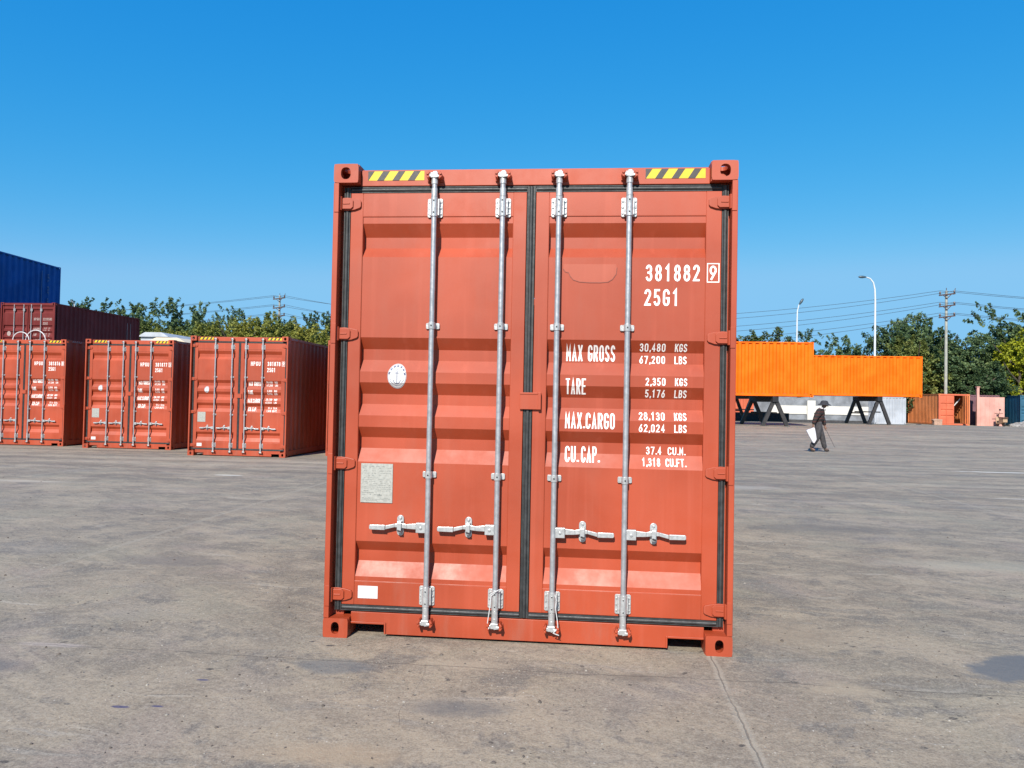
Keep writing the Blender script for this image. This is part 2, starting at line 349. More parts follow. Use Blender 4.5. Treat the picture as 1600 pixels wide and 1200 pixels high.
    c = stain(c, 4.3, 5.0, 1.4, 0.5, (0.17, 0.155, 0.15), 0.5, 0.8)
    c = stain(c, 2.9, 0.5, 0.7, 0.3, (0.36, 0.28, 0.21), 0.45, 0.8)
    c = stain(c, 4.1, -0.75, 0.8, 0.35, (0.40, 0.29, 0.19), 0.5, 0.8)
    c = stain(c, 11.5, 14.6, 1.5, 0.13, (0.80, 0.76, 0.70), 0.8, 0.5)
    c = stain(c, 9.0, 8.9, 1.0, 0.12, (0.62, 0.56, 0.50), 0.6, 0.6)
    c = stain(c, 4.2, 9.5, 1.3, 0.5, (0.52, 0.46, 0.40), 0.55, 0.8)
    c = stain(c, -4.9, 9.0, 0.32, 0.10, (0.75, 0.70, 0.62), 0.8, 0.4)
    c = stain(c, -7.5, 7.2, 0.9, 0.2, (0.58, 0.50, 0.42), 0.5, 0.7)
    c = stain(c, -2.0, 1.9, 0.8, 0.3, (0.20, 0.175, 0.165), 0.55, 0.8)
    c = stain(c, 5.2, 3.0, 1.2, 0.35, (0.46, 0.42, 0.34), 0.5, 0.8)
    c = stain(c, 2.9, -0.45, 0.35, 0.16, (0.50, 0.40, 0.29), 0.6, 0.8)
    c = stain(c, 1.85, -0.42, 0.30, 0.10, (0.155, 0.135, 0.12), 0.6, 0.9)
    c = stain(c, 0.9, -0.35, 0.40, 0.10, (0.47, 0.39, 0.30), 0.5, 0.8)
    c = stain(c, -1.45, -0.38, 0.30, 0.05, (0.55, 0.46, 0.42), 0.6, 0.7)
    c = stain(c, 0.55, -1.5, 0.45, 0.15, (0.46, 0.34, 0.23), 0.6, 0.8)
    for bx, by in ((-0.56, -1.16), (-0.40, -1.13), (-0.36, -0.78)):
        dx = k.math('DIVIDE', k.math('SUBTRACT', X, bx), 0.045); dy = k.math('DIVIDE', k.math('SUBTRACT', Y, by), 0.016)
        d = k.math('ADD', k.math('SQRT', k.math('ADD', k.math('MULTIPLY', dx, dx), k.math('MULTIPLY', dy, dy))), k.math('MULTIPLY', wob, 2.0))
        c = k.mix(k.ramp(d, 1.0, 0.6, 0.0, 0.8), c, (0.07, 0.07, 0.17))
    # slab joints and cracks
    wx = k.math('MULTIPLY', k.math('SUBTRACT', k.noise(P, 1.1, 5, 0.7), 0.5), 0.10)
    wy = k.math('MULTIPLY', k.math('SUBTRACT', k.noise(P, 0.9, 5, 0.7), 0.5), 0.12)
    brk = k.ramp(k.noise(P, 0.8, 4, 0.6), 0.34, 0.46)
    def lines(cc, coord, off, per, wdt, w, st, col=(0.05, 0.045, 0.042)):
        t = k.math('ADD', k.math('ADD', coord, off), w)
        d = k.math('ABSOLUTE', k.math('SUBTRACT', k.math('MULTIPLY', k.math('FRACT', k.math('DIVIDE', t, per)), per), per / 2))
        mk = k.math('MULTIPLY', k.math('MULTIPLY', k.ramp(d, wdt, wdt * 0.4), brk), st)
        return k.mix(mk, cc, col), mk
    dustj, _ = lines(c, X, 2.85 + 2.58, 5.16, 0.035, wx, 0.45, (0.50, 0.44, 0.36))
    c, j1 = lines(dustj, X, 2.85 + 2.58, 5.16, 0.005, wx, 0.5, (0.12, 0.10, 0.085))
    c, j2 = lines(c, Y, 0.39 + 2.6, 5.2, 0.006, wy, 0.5)
    vw = k.voro(k.scale(W, (1, 1, 0.0)), 0.21, 'DISTANCE_TO_EDGE')
    j3 = k.math('MULTIPLY', k.ramp(vw, 0.0012, 0.0003), k.math('MULTIPLY', k.ramp(k.noise(P, 0.6, 4, 0.6), 0.52, 0.58), 0.25)); c = k.mix(j3, c, (0.06, 0.052, 0.048))
    c = k.mix(1.0, c, (AL * 1.06, AL * 1.09, AL * 1.07), 'MULTIPLY')
    k.set(Base_Color=c, Roughness=k.ramp(n2, 0.3, 0.7, 0.78, 0.93), Specular_IOR_Level=0.25)
    h = k.math('ADD', k.math('MULTIPLY', n3, 0.5), k.math('MULTIPLY', n4, 0.22))
    h = k.math('SUBTRACT', h, k.math('MULTIPLY', k.math('ADD', j1, j3), 0.8))
    h = k.math('ADD', h, k.math('MULTIPLY', nf, 0.35))
    k.bump(h, 0.6, 0.02)
    return k.m
def build_ground():
    xs = [-900, -400, -200, -100, -60, -40, -25, -15, -8, -4, 0, 3, 4.5, 6, 7.5, 9, 12, 18, 25, 40, 60, 100, 200, 400, 900]
    ys = [-300, -60, -20, -6, 0, 6, 14, 20, 22, 24, 26, 28, 30, 32, 34, 36, 38, 40, 44, 48, 50, 52, 54, 56, 58, 60, 70, 100, 200, 500, 1500]
    m = MB(); m.v = [(x, y, gz(x, y)) for y in ys for x in xs]; n = len(xs)
    for j in range(len(ys) - 1):
        for i in range(n - 1): m.face((j * n + i, j * n + i + 1, (j + 1) * n + i + 1, (j + 1) * n + i))
    o = m.build('ground', ground_mat(), smooth=True); tag(o, kind='structure')
build_ground()

# ------------------------------------------------------------------ stroke lettering
def arc(cx, cy, rx, ry, a0, a1, n=7):
    return [(cx + rx * cos(radians(a0 + (a1 - a0) * i / n)), cy + ry * sin(radians(a0 + (a1 - a0) * i / n))) for i in range(n + 1)]
TOPH = arc(.5, .74, .5, .26, 180, 0, 8)          # left side round the top to right
def O_(): return arc(.5, .78, .5, .22, 180, 0, 8) + arc(.5, .22, .5, .22, 0, -180, 8) + [(0, .78)]
G = {
 '0': [O_()], 'O': [O_()],
 '1': [[(.15, .82), (.55, 1), (.55, 0)]],
 '2': [arc(.5, .76, .5, .24, 170, -25, 8) + [(.02, .02), (1, .02)]],
 '3': [arc(.47, .76, .47, .24, 160, -80, 8) + [(.35, .52)], [(.35, .52)] + arc(.5, .26, .5, .26, 80, -160, 9)],
 '4': [[(.72, 0), (.72, 1), (0, .28)], [(.08, .28), (1, .28)]],
 '5': [[(.92, 1), (.12, 1), (.08, .56)] + arc(.48, .30, .5, .30, 105, -155, 9)],
 '6': [[(.80, 1), (.06, .42)], arc(.5, .30, .5, .30, 0, 360, 14)],
 '7': [[(0, 1), (1, 1), (.35, 0)]],
 '8': [arc(.5, .76, .44, .24, -90, 270, 14), arc(.5, .26, .5, .26, 90, 450, 14)],
 '9': [[(.20, 0), (.94, .58)], arc(.5, .70, .5, .30, 0, 360, 14)],
 'A': [[(0, 0), (.5, 1), (1, 0)], [(.2, .28), (.8, .28)]],
 'B': [[(0, 0), (0, 1)], [(0, 1)] + arc(.55, .77, .42, .23, 90, -90, 7) + [(.08, .53)], [(.3, .53)] + arc(.55, .265, .45, .265, 90, -90, 8) + [(0, 0)]],
 'C': [arc(.5, .78, .5, .22, 0, 180, 8) + arc(.5, .22, .5, .22, 180, 360, 8)],
 'E': [[(1, 1), (0, 1), (0, 0), (1, 0)], [(.1, .52), (.85, .52)]],
 'F': [[(1, 1), (0, 1), (0, 0)], [(.1, .52), (.85, .52)]],
 'G': [arc(.5, .78, .5, .22, 0, 180, 8) + arc(.5, .22, .5, .22, 180, 360, 8) + [(1, .46), (.6, .46)]],
 'H': [[(0, 0), (0, 1)], [(1, 0), (1, 1)], [(.1, .52), (.9, .52)]],
 'K': [[(0, 0), (0, 1)], [(1, 1), (.08, .42)], [(.35, .62), (1, 0)]],
 'L': [[(0, 1), (0, 0), (1, 0)]],
 'M': [[(0, 0), (0, 1), (.5, .35), (1, 1), (1, 0)]],
 'P': [[(0, 0), (0, 1)], [(0, 1)] + arc(.55, .74, .45, .26, 90, -90, 8) + [(.08, .48)]],
 'R': [[(0, 0), (0, 1)], [(0, 1)] + arc(.55, .74, .45, .26, 90, -90, 8) + [(.08, .48)], [(.5, .48), (1, 0)]],
 'S': [arc(.5, .76, .48, .24, 20, 200, 8) + [(.2, .58), (.8, .42)] + arc(.5, .24, .5, .24, 20, -160, 8)],
 'T': [[(0, 1), (1, 1)], [(.5, .95), (.5, 0)]],
 'U': [[(0, 1)] + arc(.5, .24, .5, .24, 180, 360, 9) + [(1, 1)]],
 'X': [[(0, 0), (1, 1)], [(0, 1), (1, 0)]],
 '.': [[(.0, .04), (.22, .04)]], ',': [[(.12, .08), (.0, -.10)]],
}
def ribbon(bm, pts, t, lift, square=True):
    pts = [Vector(p) for p in pts]; L = []; R = []; n = len(pts)
    closed = (pts[0] - pts[-1]).length < 1e-4
    if closed: pts = pts[:-1]; n -= 1
    for i in range(n):
        a = pts[(i - 1) % n] if (closed or i > 0) else None; b = pts[(i + 1) % n] if (closed or i < n - 1) else None
        p = pts[i]; d1 = (p - a).normalized() if a is not None else None; d2 = (b - p).normalized() if b is not None else None
        if d1 is None: d1 = d2; p = p - d2 * (t * 0.45 if square else 0)
        if d2 is None: d2 = d1; p = p + d1 * (t * 0.45 if square else 0)
        n1 = Vector((-d1.y, d1.x)); n2 = Vector((-d2.y, d2.x)); m = n1 + n2
        if m.length < 1e-3: m = n1
        m.normalize(); k = (t / 2) / max(0.35, m.dot(n1))
        L.append(p + m * k); R.append(p - m * k)
    vl = [bm.verts.new((q.x, lift, q.y)) for q in L]; vr = [bm.verts.new((q.x, lift, q.y)) for q in R]
    for i in range(n if closed else n - 1):
        j = (i + 1) % n
        try: bm.faces.new((vl[i], vl[j], vr[j], vr[i]))
        except ValueError: pass
def write(bm, txt, x0, x1, z0, z1, t, gw=0.72):
    """fit txt in the box; every character gets an equal cell"""
    nrw = sum(0.45 if c in '.,' else 1 for c in txt); cell = (x1 - x0) / (nrw - (1 - gw)); x = x0; k = 0
    for c in txt:
        w = cell * (0.45 if c in '.,' else 1)
        if c != ' ':
            gwid = cell * gw - t; k = 0
            for st in G[c]:
                k += 1
                ribbon(bm, [(x + t / 2 + u * gwid, z0 + t / 2 + v * (z1 - z0 - t)) for u, v in st], t, -0.00025 * (k % 4))
        x += w

# ------------------------------------------------------------------ door profile
W, H20 = 2.438, 2.896
YP = 0.071      # front plane of the door sheet
DT = 0.045      # trough depth
TROUGH = [(2.542, 2.463, 2.396, 2.333), (1.834, 1.763, 1.696, 1.622), (1.555, 1.484, 1.421, 1.351), (1.280, 1.214, 1.147, 1.065), (0.577, 0.515, 0.449, 0.360)]
PROF = [(2.585, 0)]
for a, b, c, d in TROUGH: PROF += [(a, 0), (b, DT), (c, DT), (d, 0)]
PROF += [(0.333, 0)]
def prof(z):
    for (za, da), (zb, db) in zip(PROF, PROF[1:]):
        if za >= z >= zb: return da + (db - da) * (za - z) / max(1e-6, za - zb)
    return 0.0
def finish_marks(bm, name, mats, parent, base=0.0015, cut=True):
    if cut:
        for z, _ in PROF[1:-1]:
            bmesh.ops.bisect_plane(bm, geom=bm.verts[:] + bm.edges[:] + bm.faces[:], plane_co=(0, 0, z), plane_no=(0, 0, 1), dist=1e-5)
    for v in bm.verts: v.co.y = v.co.y + YP + prof(v.co.z) - base
    for f in bm.faces:
        f.normal_update()
        if f.normal.y > 0: f.normal_flip()
    me = bpy.data.meshes.new(name); bm.to_mesh(me); bm.free()
    for m in (mats if isinstance(mats, list) else [mats]): me.materials.append(m)
    o = bpy.data.objects.new(name, me); COL.objects.link(o); o.parent = parent
    return o

def casting(m, x, y, z, sx, sy, sz, w=0.154, d=0.172, h=0.116, corner=0.010, slot=False):
    """corner fitting: outer corner at (x,y,z), growing sx,sy,sz inwards"""
    t = 0.024
    X = sorted((x, x + sx * w)); Y = sorted((y, y + sy * d)); Z = sorted((z, z + sz * h))
    yo, yi = (y, y + sy * t); cx = (X[0] + X[1]) / 2 + (-0.002 if sx > 0 else 0.002); cz = (Z[0] + Z[1]) / 2
    ru, rw = (0.025, 0.036) if slot else (0.031, 0.037)
    m.plate_hole('y', *sorted((yo, yi)), X[0], X[1], Z[0], Z[1], cx, cz, ru, rw, corner)
    Yr = sorted((yi, y + sy * d))
    m.plate_hole('x', *sorted((x, x + sx * t)), Yr[0], Yr[1], Z[0], Z[1], (Y[0] + Y[1]) / 2, cz, 0.036, 0.028)
    m.box(*sorted((x + sx * (w - t), x + sx * w)), Yr[0], Yr[1], Z[0], Z[1])
    m.box(*sorted((x + sx * t, x + sx * (w - t))), *sorted((y + sy * (d - t), y + sy * d)), Z[0], Z[1])
    Xi = sorted((x + sx * t, x + sx * (w - t))); Yi = sorted((yi, y + sy * (d - t)))
    m.plate_hole('z', *sorted((z, z + sz * t)), Xi[0], Xi[1], Yi[0], Yi[1], (Xi[0] + Xi[1]) / 2, (Yi[0] + Yi[1]) / 2, 0.030, 0.045)
    m.box(Xi[0], Xi[1], Yi[0], Yi[1], *sorted((z + sz * (h - t), z + sz * h)))

def corr_side(m, x, y0, y1, z0, z1, out, pitch=0.278, depth=0.036):
    """corrugated sheet at plane x, outer crests at x, along y; out=+1 faces +x"""
    if pitch in (0.36, 0.40) and depth == 0.036: depth = 0.065
    pts = []; y = y0; a = pitch * 0.32; b = pitch * 0.18
    pts.append((x, y))
    while y < y1 - pitch * 0.6:
        for dy, dx in ((a, 0), (b, depth), (a, depth), (b, 0)):
            y += dy
            pts.append((x - out * dx, min(y, y1)))
            if y >= y1: break
    pts.append((x, y1)) if pts[-1][1] < y1 else None
    o = len(m.v)
    for p in pts: m.v.append((p[0], p[1], z0)); m.v.append((p[0], p[1], z1))
    for i in range(len(pts) - 1): m.face((o + 2 * i, o + 2 * i + 2, o + 2 * i + 3, o + 2 * i + 1))
def corr_end(m, y, x0, x1, z0, z1, out=-1, pitch=0.278, depth=0.036):
    k = MB(); corr_side(k, 0, x0, x1, z0, z1, 1, pitch, depth)
    o = len(m.v)
    for v in k.v: m.v.append((v[1], y - out * v[0] * -1 if out < 0 else y + v[0], v[2]))
    for f in k.f: m.face([i + o for i in f])

def body_shell(root, L, H, mat, front='doors', pitch=0.278, ends_plain=False):
    """rails, posts, corrugated walls, roof, floor, rear wall; origin at front left bottom corner"""
    m = MB()
    for sx, x in ((1, 0), (-1, W)):
        for sy, y in ((1, 0), (-1, L)):
            for sz, z in ((1, 0), (-1, H)):
                c = MB(); casting(c, x, y, z, sx, sy, sz, slot=(sz > 0)); c.build('corner_casting', mat, root)
    # bottom and top side rails
    for s, x in ((1, 0.004), (-1, W - 0.004)):
        c = MB(); c.box(*sorted((x, x + s * 0.05)), 0.172, L - 0.172, 0.03, 0.155); c.build('bottom_rail', mat, root)
        c = MB(); c.box(*sorted((x, x + s * 0.06)), 0.172, L - 0.172, H - 0.075, H - 0.012); c.build('top_rail', mat, root)
        c = MB(); corr_side(c, x + s * 0.012, 0.1605 if front == 'doors' else 0.0705, L - 0.0705, 0.1555, H - 0.0755, -s, pitch); c.build('side_wall', mat, root)
    c = MB(); n = max(6, int(L / 0.4))
    ys = []
    for i in range(n):
        y = 0.17 + (L - 0.34) * i / n; st = (L - 0.34) / n
        ys += [(y, H - 0.022), (y + st * 0.35, H - 0.022), (y + st * 0.5, H - 0.014), (y + st * 0.85, H - 0.014)]
    ys.append((L - 0.17, H - 0.022)); o = len(c.v)
    for y, z in ys: c.v += [(0.062, y, z), (W - 0.062, y, z)]
    for i in range(len(ys) - 1): c.face((o + 2 * i, o + 2 * i + 1, o + 2 * i + 3, o + 2 * i + 2))
    c.build('roof', mat, root)
    c = MB(); c.box(0.056, W - 0.056, 0.12, L - 0.12, 0.145, 0.172)
    for i in range(int(L / 0.6)):
        y = 0.35 + i * 0.6
        if y < L - 0.4: c.box(0.056, W - 0.056, y, y + 0.05, 0.04, 0.1445)
    c.build('floor_frame', [M['wood']], root)
    # rear end
    c = MB(); c.box(0, 0.07, L - 0.07, L, 0.1165, H - 0.1165); c.box(W - 0.07, W, L - 0.07, L, 0.1165, H - 0.1165)
    c.box(0.155, W - 0.155, L - 0.06, L - 0.003, 0.02, 0.145); c.box(0.155, W - 0.155, L - 0.06, L - 0.003, H - 0.12, H - 0.02); c.build('rear_frame', mat, root)
    c = MB(); corr_end(c, L - 0.01, 0.0705, W - 0.0705, 0.1455, H - 0.1205, 1, 0.25, 0.036); c.build('rear_wall', mat, root)
    if front == 'wall':
        c = MB(); c.box(0, 0.07, 0, 0.07, 0.1165, H - 0.1165); c.box(W - 0.07, W, 0, 0.07, 0.1165, H - 0.1165)
        c.box(0.155, W - 0.155, 0.003, 0.06, 0.02, 0.145); c.box(0.155, W - 0.155, 0.003, 0.06, H - 0.12, H - 0.02); c.build('front_frame', mat, root)
        c = MB(); corr_end(c, 0.01, 0.0705, W - 0.0705, 0.1455, H - 0.1205, -1, 0.25, 0.036); c.build('front_wall', mat, root)

def hinge_mesh(side):
    m = MB(); X = (lambda x: x) if side > 0 else (lambda x: W - x)
    def pr(poly, a, b): m.prism([(X(x), z) for x, z in poly], 'y', a, b)
    pr([(0.030, -0.037), (0.072, -0.040), (0.118, -0.036), (0.152, -0.024), (0.160, -0.014), (0.160, 0.016), (0.152, 0.026), (0.118, 0.034), (0.072, 0.040), (0.030, 0.037)], 0.050, 0.0635)
    pr([(0.040, -0.032), (0.098, -0.032), (0.112, -0.020), (0.112, 0.020), (0.098, 0.032), (0.040, 0.032)], 0.040, 0.0498)
    pr([(0.048, -0.004), (0.092, -0.003), (0.092, 0.004), (0.048, 0.004)], 0.036, 0.0399)
    m.tube([(X(0.030), 0.036, -0.043), (X(0.030), 0.036, 0.043)], 0.0155, 14)
    return m

def door_parts(root, H, mat, hazard=True, marks='full', text=None, scale_z=1.0):
    """everything on the door end of a container"""
    # front posts
    for s in (1, -1):
        X = (lambda x: x) if s > 0 else (lambda x: W - x)
        c = MB(); pts = [(0, 0.006), (0.002, 0.003), (0.032, 0.003), (0.033, 0.006), (0.033, 0.094), (0.100, 0.094), (0.100, 0.160), (0, 0.160)]
        c.prism([(X(x), y) for x, y in pts], 'z', 0.1165, H - 0.1165)
        for zc in HZ:
            c.box(*sorted((X(0.0065), X(0.0345))), -0.0015, 0.0028, zc - 0.062, zc + 0.062)
        c.build('corner_post', mat, root, bevel=0.0015)
    c = MB()
    c.prism([(0.155, H - 0.122), (W - 0.155, H - 0.122), (W - 0.155, H - 0.026), (0.155, H - 0.026)], 'y', 0.062, 0.150)
    c.box(0.158, W - 0.158, 0.075, 0.170, H - 0.0258, H - 0.018)
    hd = c.build('door_header', mat, root, bevel=0.003)
    if hazard:
        for x0 in (0.199, 1.903):
            x1 = x0 + 0.354; z0, z1 = H - 0.088, H - 0.030
            b = MB(); b.box(x0, x1, 0.0604, 0.0618, z0, z1)
            b.cur = 1; per = 0.097; wd = 0.042; sl = 0.038
            for i in range(-1, 3):
                xa = x0 + 0.057 + i * per
                def cl(x): return min(x1, max(x0, x))
                pl = [(xa, z0), (xa + wd, z0), (xa + wd + sl, z1), (xa + sl, z1)]
                q = []
                for (ax, az), (bx, bz) in zip(pl, pl[1:] + pl[:1]):
                    q.append((ax, az))
                # clip polygon to x0..x1
                for lim, sgn in ((x0, 1), (x1, -1)):
                    r = []
                    for (ax, az), (bx, bz) in zip(q, q[1:] + q[:1]):
                        ia, ib = sgn * (ax - lim) >= 0, sgn * (bx - lim) >= 0
                        if ia: r.append((ax, az))
                        if ia != ib:
                            t = (lim - ax) / (bx - ax); r.append((lim, az + (bz - az) * t))
                    q = r
                    if len(q) < 3: break
                if len(q) >= 3: b.prism(q, 'y', 0.0592, 0.0603)
            b.build('hazard_stripes', [M['yellow'], M['black']], hd)
    # sill with fork notches
    c = MB()
    nz = 0.078
    poly = [(0.155, 0.145), (0.155, nz + 0.004), (0.166, nz), (0.366, nz), (0.366, 0.016), (2.072, 0.016), (2.072, nz), (2.272, nz), (2.283, nz + 0.004), (2.283, 0.145)]
    c.prism(poly, 'y', 0.060, 0.078)
    for xa, xb in ((0.156, 0.366), (2.072, 2.282)):
        c.box(xa, xb, 0.050, 0.0598, nz - 0.002, nz + 0.010)
        c.box(*((xb, xb + 0.010) if xa < 1 else (xa - 0.010, xa)), 0.050, 0.0598, 0.018, nz + 0.010)
        c.box(xa + 0.002, xb - 0.002, 0.080, 0.9, nz + 0.001, nz + 0.009)
    c.box(0.155, W - 0.155, 0.0785, 0.17, 0.110, 0.144)
    c.build('door_sill', mat, root, bevel=0.002)
    doors = []
    for s in (1, -1):
        if s > 0: xo, xp0, xp1, xi = 0.093, 0.170, 1.110, 1.190
        else: xo, xp0, xp1, xi = 2.355, 2.266, 1.328, 1.248
        a, b = sorted((xp0, xp1)); e0, e1 = sorted((xo, xi))
        top = H - 0.166; zs = (H - 0.166) / 2.730
        c = MB()
        c.box(*sorted((xo, xp0)), 0.064, 0.122, 0.188, top); c.box(*sorted((xp1, xi)), 0.064, 0.122, 0.188, top)
        c.box(a, b, 0.0665, 0.112, 2.587, top); c.box(a, b, 0.0665, 0.112, 0.188, 0.331)
        d = c.build('door', mat, root, bevel=0.002); doors.append(d)
        p = MB(); pts = PROF
        for yb in (0.0, 0.004):
            for z, dd in pts: p.v += [(a, YP + dd + yb, z), (b, YP + dd + yb, z)]
        n = len(pts)
        for i in range(n - 1):
            p.face((2 * i, 2 * i + 1, 2 * i + 3, 2 * i + 2)); p.face((2 * n + 2 * i, 2 * n + 2 * i + 2, 2 * n + 2 * i + 3, 2 * n + 2 * i + 1))
            # little gusset closing the trough against the stile
        p.build('corrugated_panel', mat, d)
        w = MB()
        w.tube([(a, 0.0690, 2.586), (b, 0.0690, 2.586)], 0.003, 8); w.tube([(a, 0.0690, 0.332), (b, 0.0690, 0.332)], 0.003, 8)
        w.tube([(a, 0.068, 0.333), (a, 0.068, top - 0.01)], 0.0022, 6); w.tube([(b, 0.068, 0.333), (b, 0.068, top - 0.01)], 0.0022, 6)
        w.build('weld_bead', mat, d, smooth=True)
        # rubber gasket
        g = MB()
        def seal(x0, x1, z0, z1):
            vert = (z1 - z0) > (x1 - x0)
            g.box(x0, x1, 0.070, 0.090, z0, z1)
            if vert:
                mx = (x0 + x1) / 2; g.tube([(mx, 0.071, z0 + 0.004), (mx, 0.071, z1 - 0.004)], 0.0125, 10)
                g.box(x0 + 0.001, x0 + 0.006, 0.064, 0.0698, z0, z1); g.box(x1 - 0.006, x1 - 0.001, 0.064, 0.0698, z0, z1)
            else:
                mz = (z0 + z1) / 2; g.tube([(x0 + 0.004, 0.071, mz), (x1 - 0.004, 0.071, mz)], 0.0125, 10)
                g.box(x0, x1, 0.064, 0.0698, z0 + 0.001, z0 + 0.006); g.box(x0, x1, 0.064, 0.0698, z1 - 0.006, z1 - 0.001)
        ex = 0.050 if s > 0 else W - 0.043; ey = 0.090 if s > 0 else W - 0.080
        seal(*sorted((ex, ey)), 0.150, H - 0.128)
        lo, hi = sorted((ey, 1.219))
        seal(lo + (0.001 if s > 0 else 0.026), hi - (0.026 if s > 0 else 0.001), H - 0.164, H - 0.126)
        seal(lo + (0.001 if s > 0 else 0.026), hi - (0.026 if s > 0 else 0.001), 0.150, 0.186)
        if s > 0: seal(1.194, 1.244, 0.150, H - 0.126)
        g.build('gasket', M['rubber'], d, smooth=True)
        for zc in HZ:
            hinge_mesh(s).build('hinge', mat, d, bevel=0.004, loc=(0, 0, zc))
    # overlap latch plate between the leaves
    c = MB(); c.box(1.172, 1.300, 0.046, 0.0632, 1.408, 1.510); c.box(1.282, 1.300, 0.034, 0.0458, 1.408, 1.510); c.box(1.172, 1.281, 0.0425, 0.0458, 1.498, 1.510)
    c.build('latch_plate', mat, doors[1], bevel=0.002)
    # locking rods
    RY = 0.028; r = 0.0165
    for i, (x, s) in enumerate(((0.626, -1), (1.047, -1), (1.388, 1), (1.808, 1))):
        c = MB(); c.tube([(x, RY, 0.135), (x, RY, H - 0.118)], r, 20)
        rod = c.build('locking_rod', M['galv'], root, smooth=True)
        for zc, up in ((H - 0.262, 1), (0.262, -1)):          # bearing plates with sleeves
            b = MB(); b.prism([(x - 0.047, zc - 0.052), (x - 0.040, zc - 0.058), (x + 0.040, zc - 0.058), (x + 0.047, zc - 0.052), (x + 0.047, zc + 0.052), (x + 0.040, zc + 0.058), (x - 0.040, zc + 0.058), (x - 0.047, zc + 0.052)], 'y', 0.0585, 0.0640)
            b.tube([(x, RY, zc - 0.060), (x, RY, zc + 0.060)], 0.0215, 18)
            b.tube([(x, RY, zc + up * 0.062), (x, RY, zc + up * 0.112)], 0.0195, 18)
            for dx in (-1, 1):
                b.box(*sorted((x + dx * 0.018, x + dx * 0.030)), 0.030, 0.0584, zc - 0.050, zc + 0.050)
                for dz in (-0.036, 0.0, 0.036): b.tube([(x + dx * 0.038, 0.052, zc + dz), (x + dx * 0.038, 0.0584, zc + dz)], 0.0055, 8)
            for dz in (-0.036, 0.036): b.tube([(x, RY - 0.0245, zc + dz), (x, RY - 0.0205, zc + dz)], 0.005, 8)
            b.cur = 1
            for dz in (-0.036, 0.036): b.tube([(x, RY - 0.0262, zc + dz), (x, RY - 0.0246, zc + dz)], 0.0042, 8)
            b.build('bearing_plate', [M['zinc'], M['steel_black']], rod, bevel=0.0012)
        for zc in (1.906, 0.998):                              # small guides
            b = MB(); b.prism([(x - 0.042, zc - 0.013), (x - 0.038, zc - 0.018), (x + 0.038, zc - 0.018), (x + 0.042, zc - 0.013), (x + 0.042, zc + 0.013), (x + 0.038, zc + 0.018), (x - 0.038, zc + 0.018), (x - 0.042, zc + 0.013)], 'y', 0.0585, 0.0700)
            b.tube([(x, RY, zc - 0.021), (x, RY, zc + 0.021)], 0.0205, 16); b.box(x - 0.0205, x + 0.0205, RY, 0.0584, zc - 0.019, zc + 0.019)
            b.cur = 1; b.tube([(x, RY - 0.024, zc), (x, RY - 0.0205, zc)], 0.005, 8)
            b.build('rod_guide', [M['zinc'], M['steel_black']], rod, bevel=0.001)
        for zc, up in ((H - 0.075, 1), (0.105, -1)):           # cam and keeper
            b = MB()
            b.tube([(x, RY, zc - up * 0.050), (x, RY, zc - up * 0.012)], 0.020, 14)
            b.box(x - 0.024, x + 0.022, 0.006, 0.046, zc - 0.012, zc + 0.020)
            b.prism([(x - 0.004, zc - 0.016), (x + 0.040, zc - 0.008), (x + 0.044, zc + 0.002), (x + 0.012, zc + 0.006)], 'y', 0.002, 0.030)
            b.prism([(x - 0.014, zc + 0.021), (x + 0.018, zc + 0.021), (x + 0.014, zc + 0.032), (x - 0.010, zc + 0.030)], 'y', 0.014, 0.044)
            b.box(x - 0.030, x - 0.020, 0.002, 0.020, zc - 0.008, zc + 0.012)
            b.build('cam', M['zinc'], rod, bevel=0.003)
            kb = MB()
            for dx in (-1, 1):
                kb.prism([(x + dx * 0.030, zc - 0.022), (x + dx * 0.044, zc - 0.016), (x + dx * 0.050, zc + 0.0), (x + dx * 0.044, zc + 0.014), (x + dx * 0.036, zc + 0.028), (x + dx * 0.028, zc + 0.022)], 'y', -0.002, 0.0618)
                kb.tube([(x + dx * 0.040, -0.010, zc + 0.010), (x + dx * 0.040, -0.0022, zc + 0.010)], 0.008, 8); kb.tube([(x + dx * 0.038, -0.008, zc - 0.012), (x + dx * 0.038, -0.0022, zc - 0.012)], 0.006, 8)
            kb.box(x - 0.050, x + 0.050, 0.0480, 0.0616, zc - 0.026 * (1 if up > 0 else 0.2), zc + 0.012)
            kb.build('cam_keeper', mat, rod, bevel=0.002)
        # handle lever
        zc = 0.676 + (0.002 if i % 2 else 0)
        b = MB(); d = s
        hy = 0.013
        def bx(xa, xb, ya, yb, za, zb): b.box(*sorted((x + d * xa, x + d * xb)), ya + hy, yb + hy, za, zb)
        bx(0.012, 0.070, 0.006, 0.044, zc - 0.030, zc + 0.030)
        sh = [(0.071, 0.018, 0.012), (0.130, 0.014, 0.008), (0.165, 0.018, 0.009), (0.205, 0.014, 0.006), (0.262, 0.002, 0.002)]
        up_ = 1
        zp = [0.006, 0.004, 0.010, 0.008, -0.006]
        hh = [0.018, 0.014, 0.015, 0.011, 0.012]
        for (xa, _, _), (xb, _, _), za, zb, ha, hb in zip(sh, sh[1:], zp, zp[1:], hh, hh[1:]):
            b.prism([(x + d * xa, zc + za - ha), (x + d * xb, zc + zb - hb), (x + d * xb, zc + zb + hb), (x + d * xa, zc + za + ha)], 'y', 0.020 + hy, 0.032 + hy)
        b.prism([(x + d * 0.263, zc - 0.021), (x + d * 0.355, zc - 0.020), (x + d * 0.361, zc - 0.014), (x + d * 0.361, zc + 0.004), (x + d * 0.355, zc + 0.009), (x + d * 0.263, zc + 0.010)], 'y', 0.012 + hy, 0.028 + hy)
        b.tube([(x + d * 0.041, 0.000 + hy, zc), (x + d * 0.041, 0.0058 + hy, zc)], 0.009, 12)
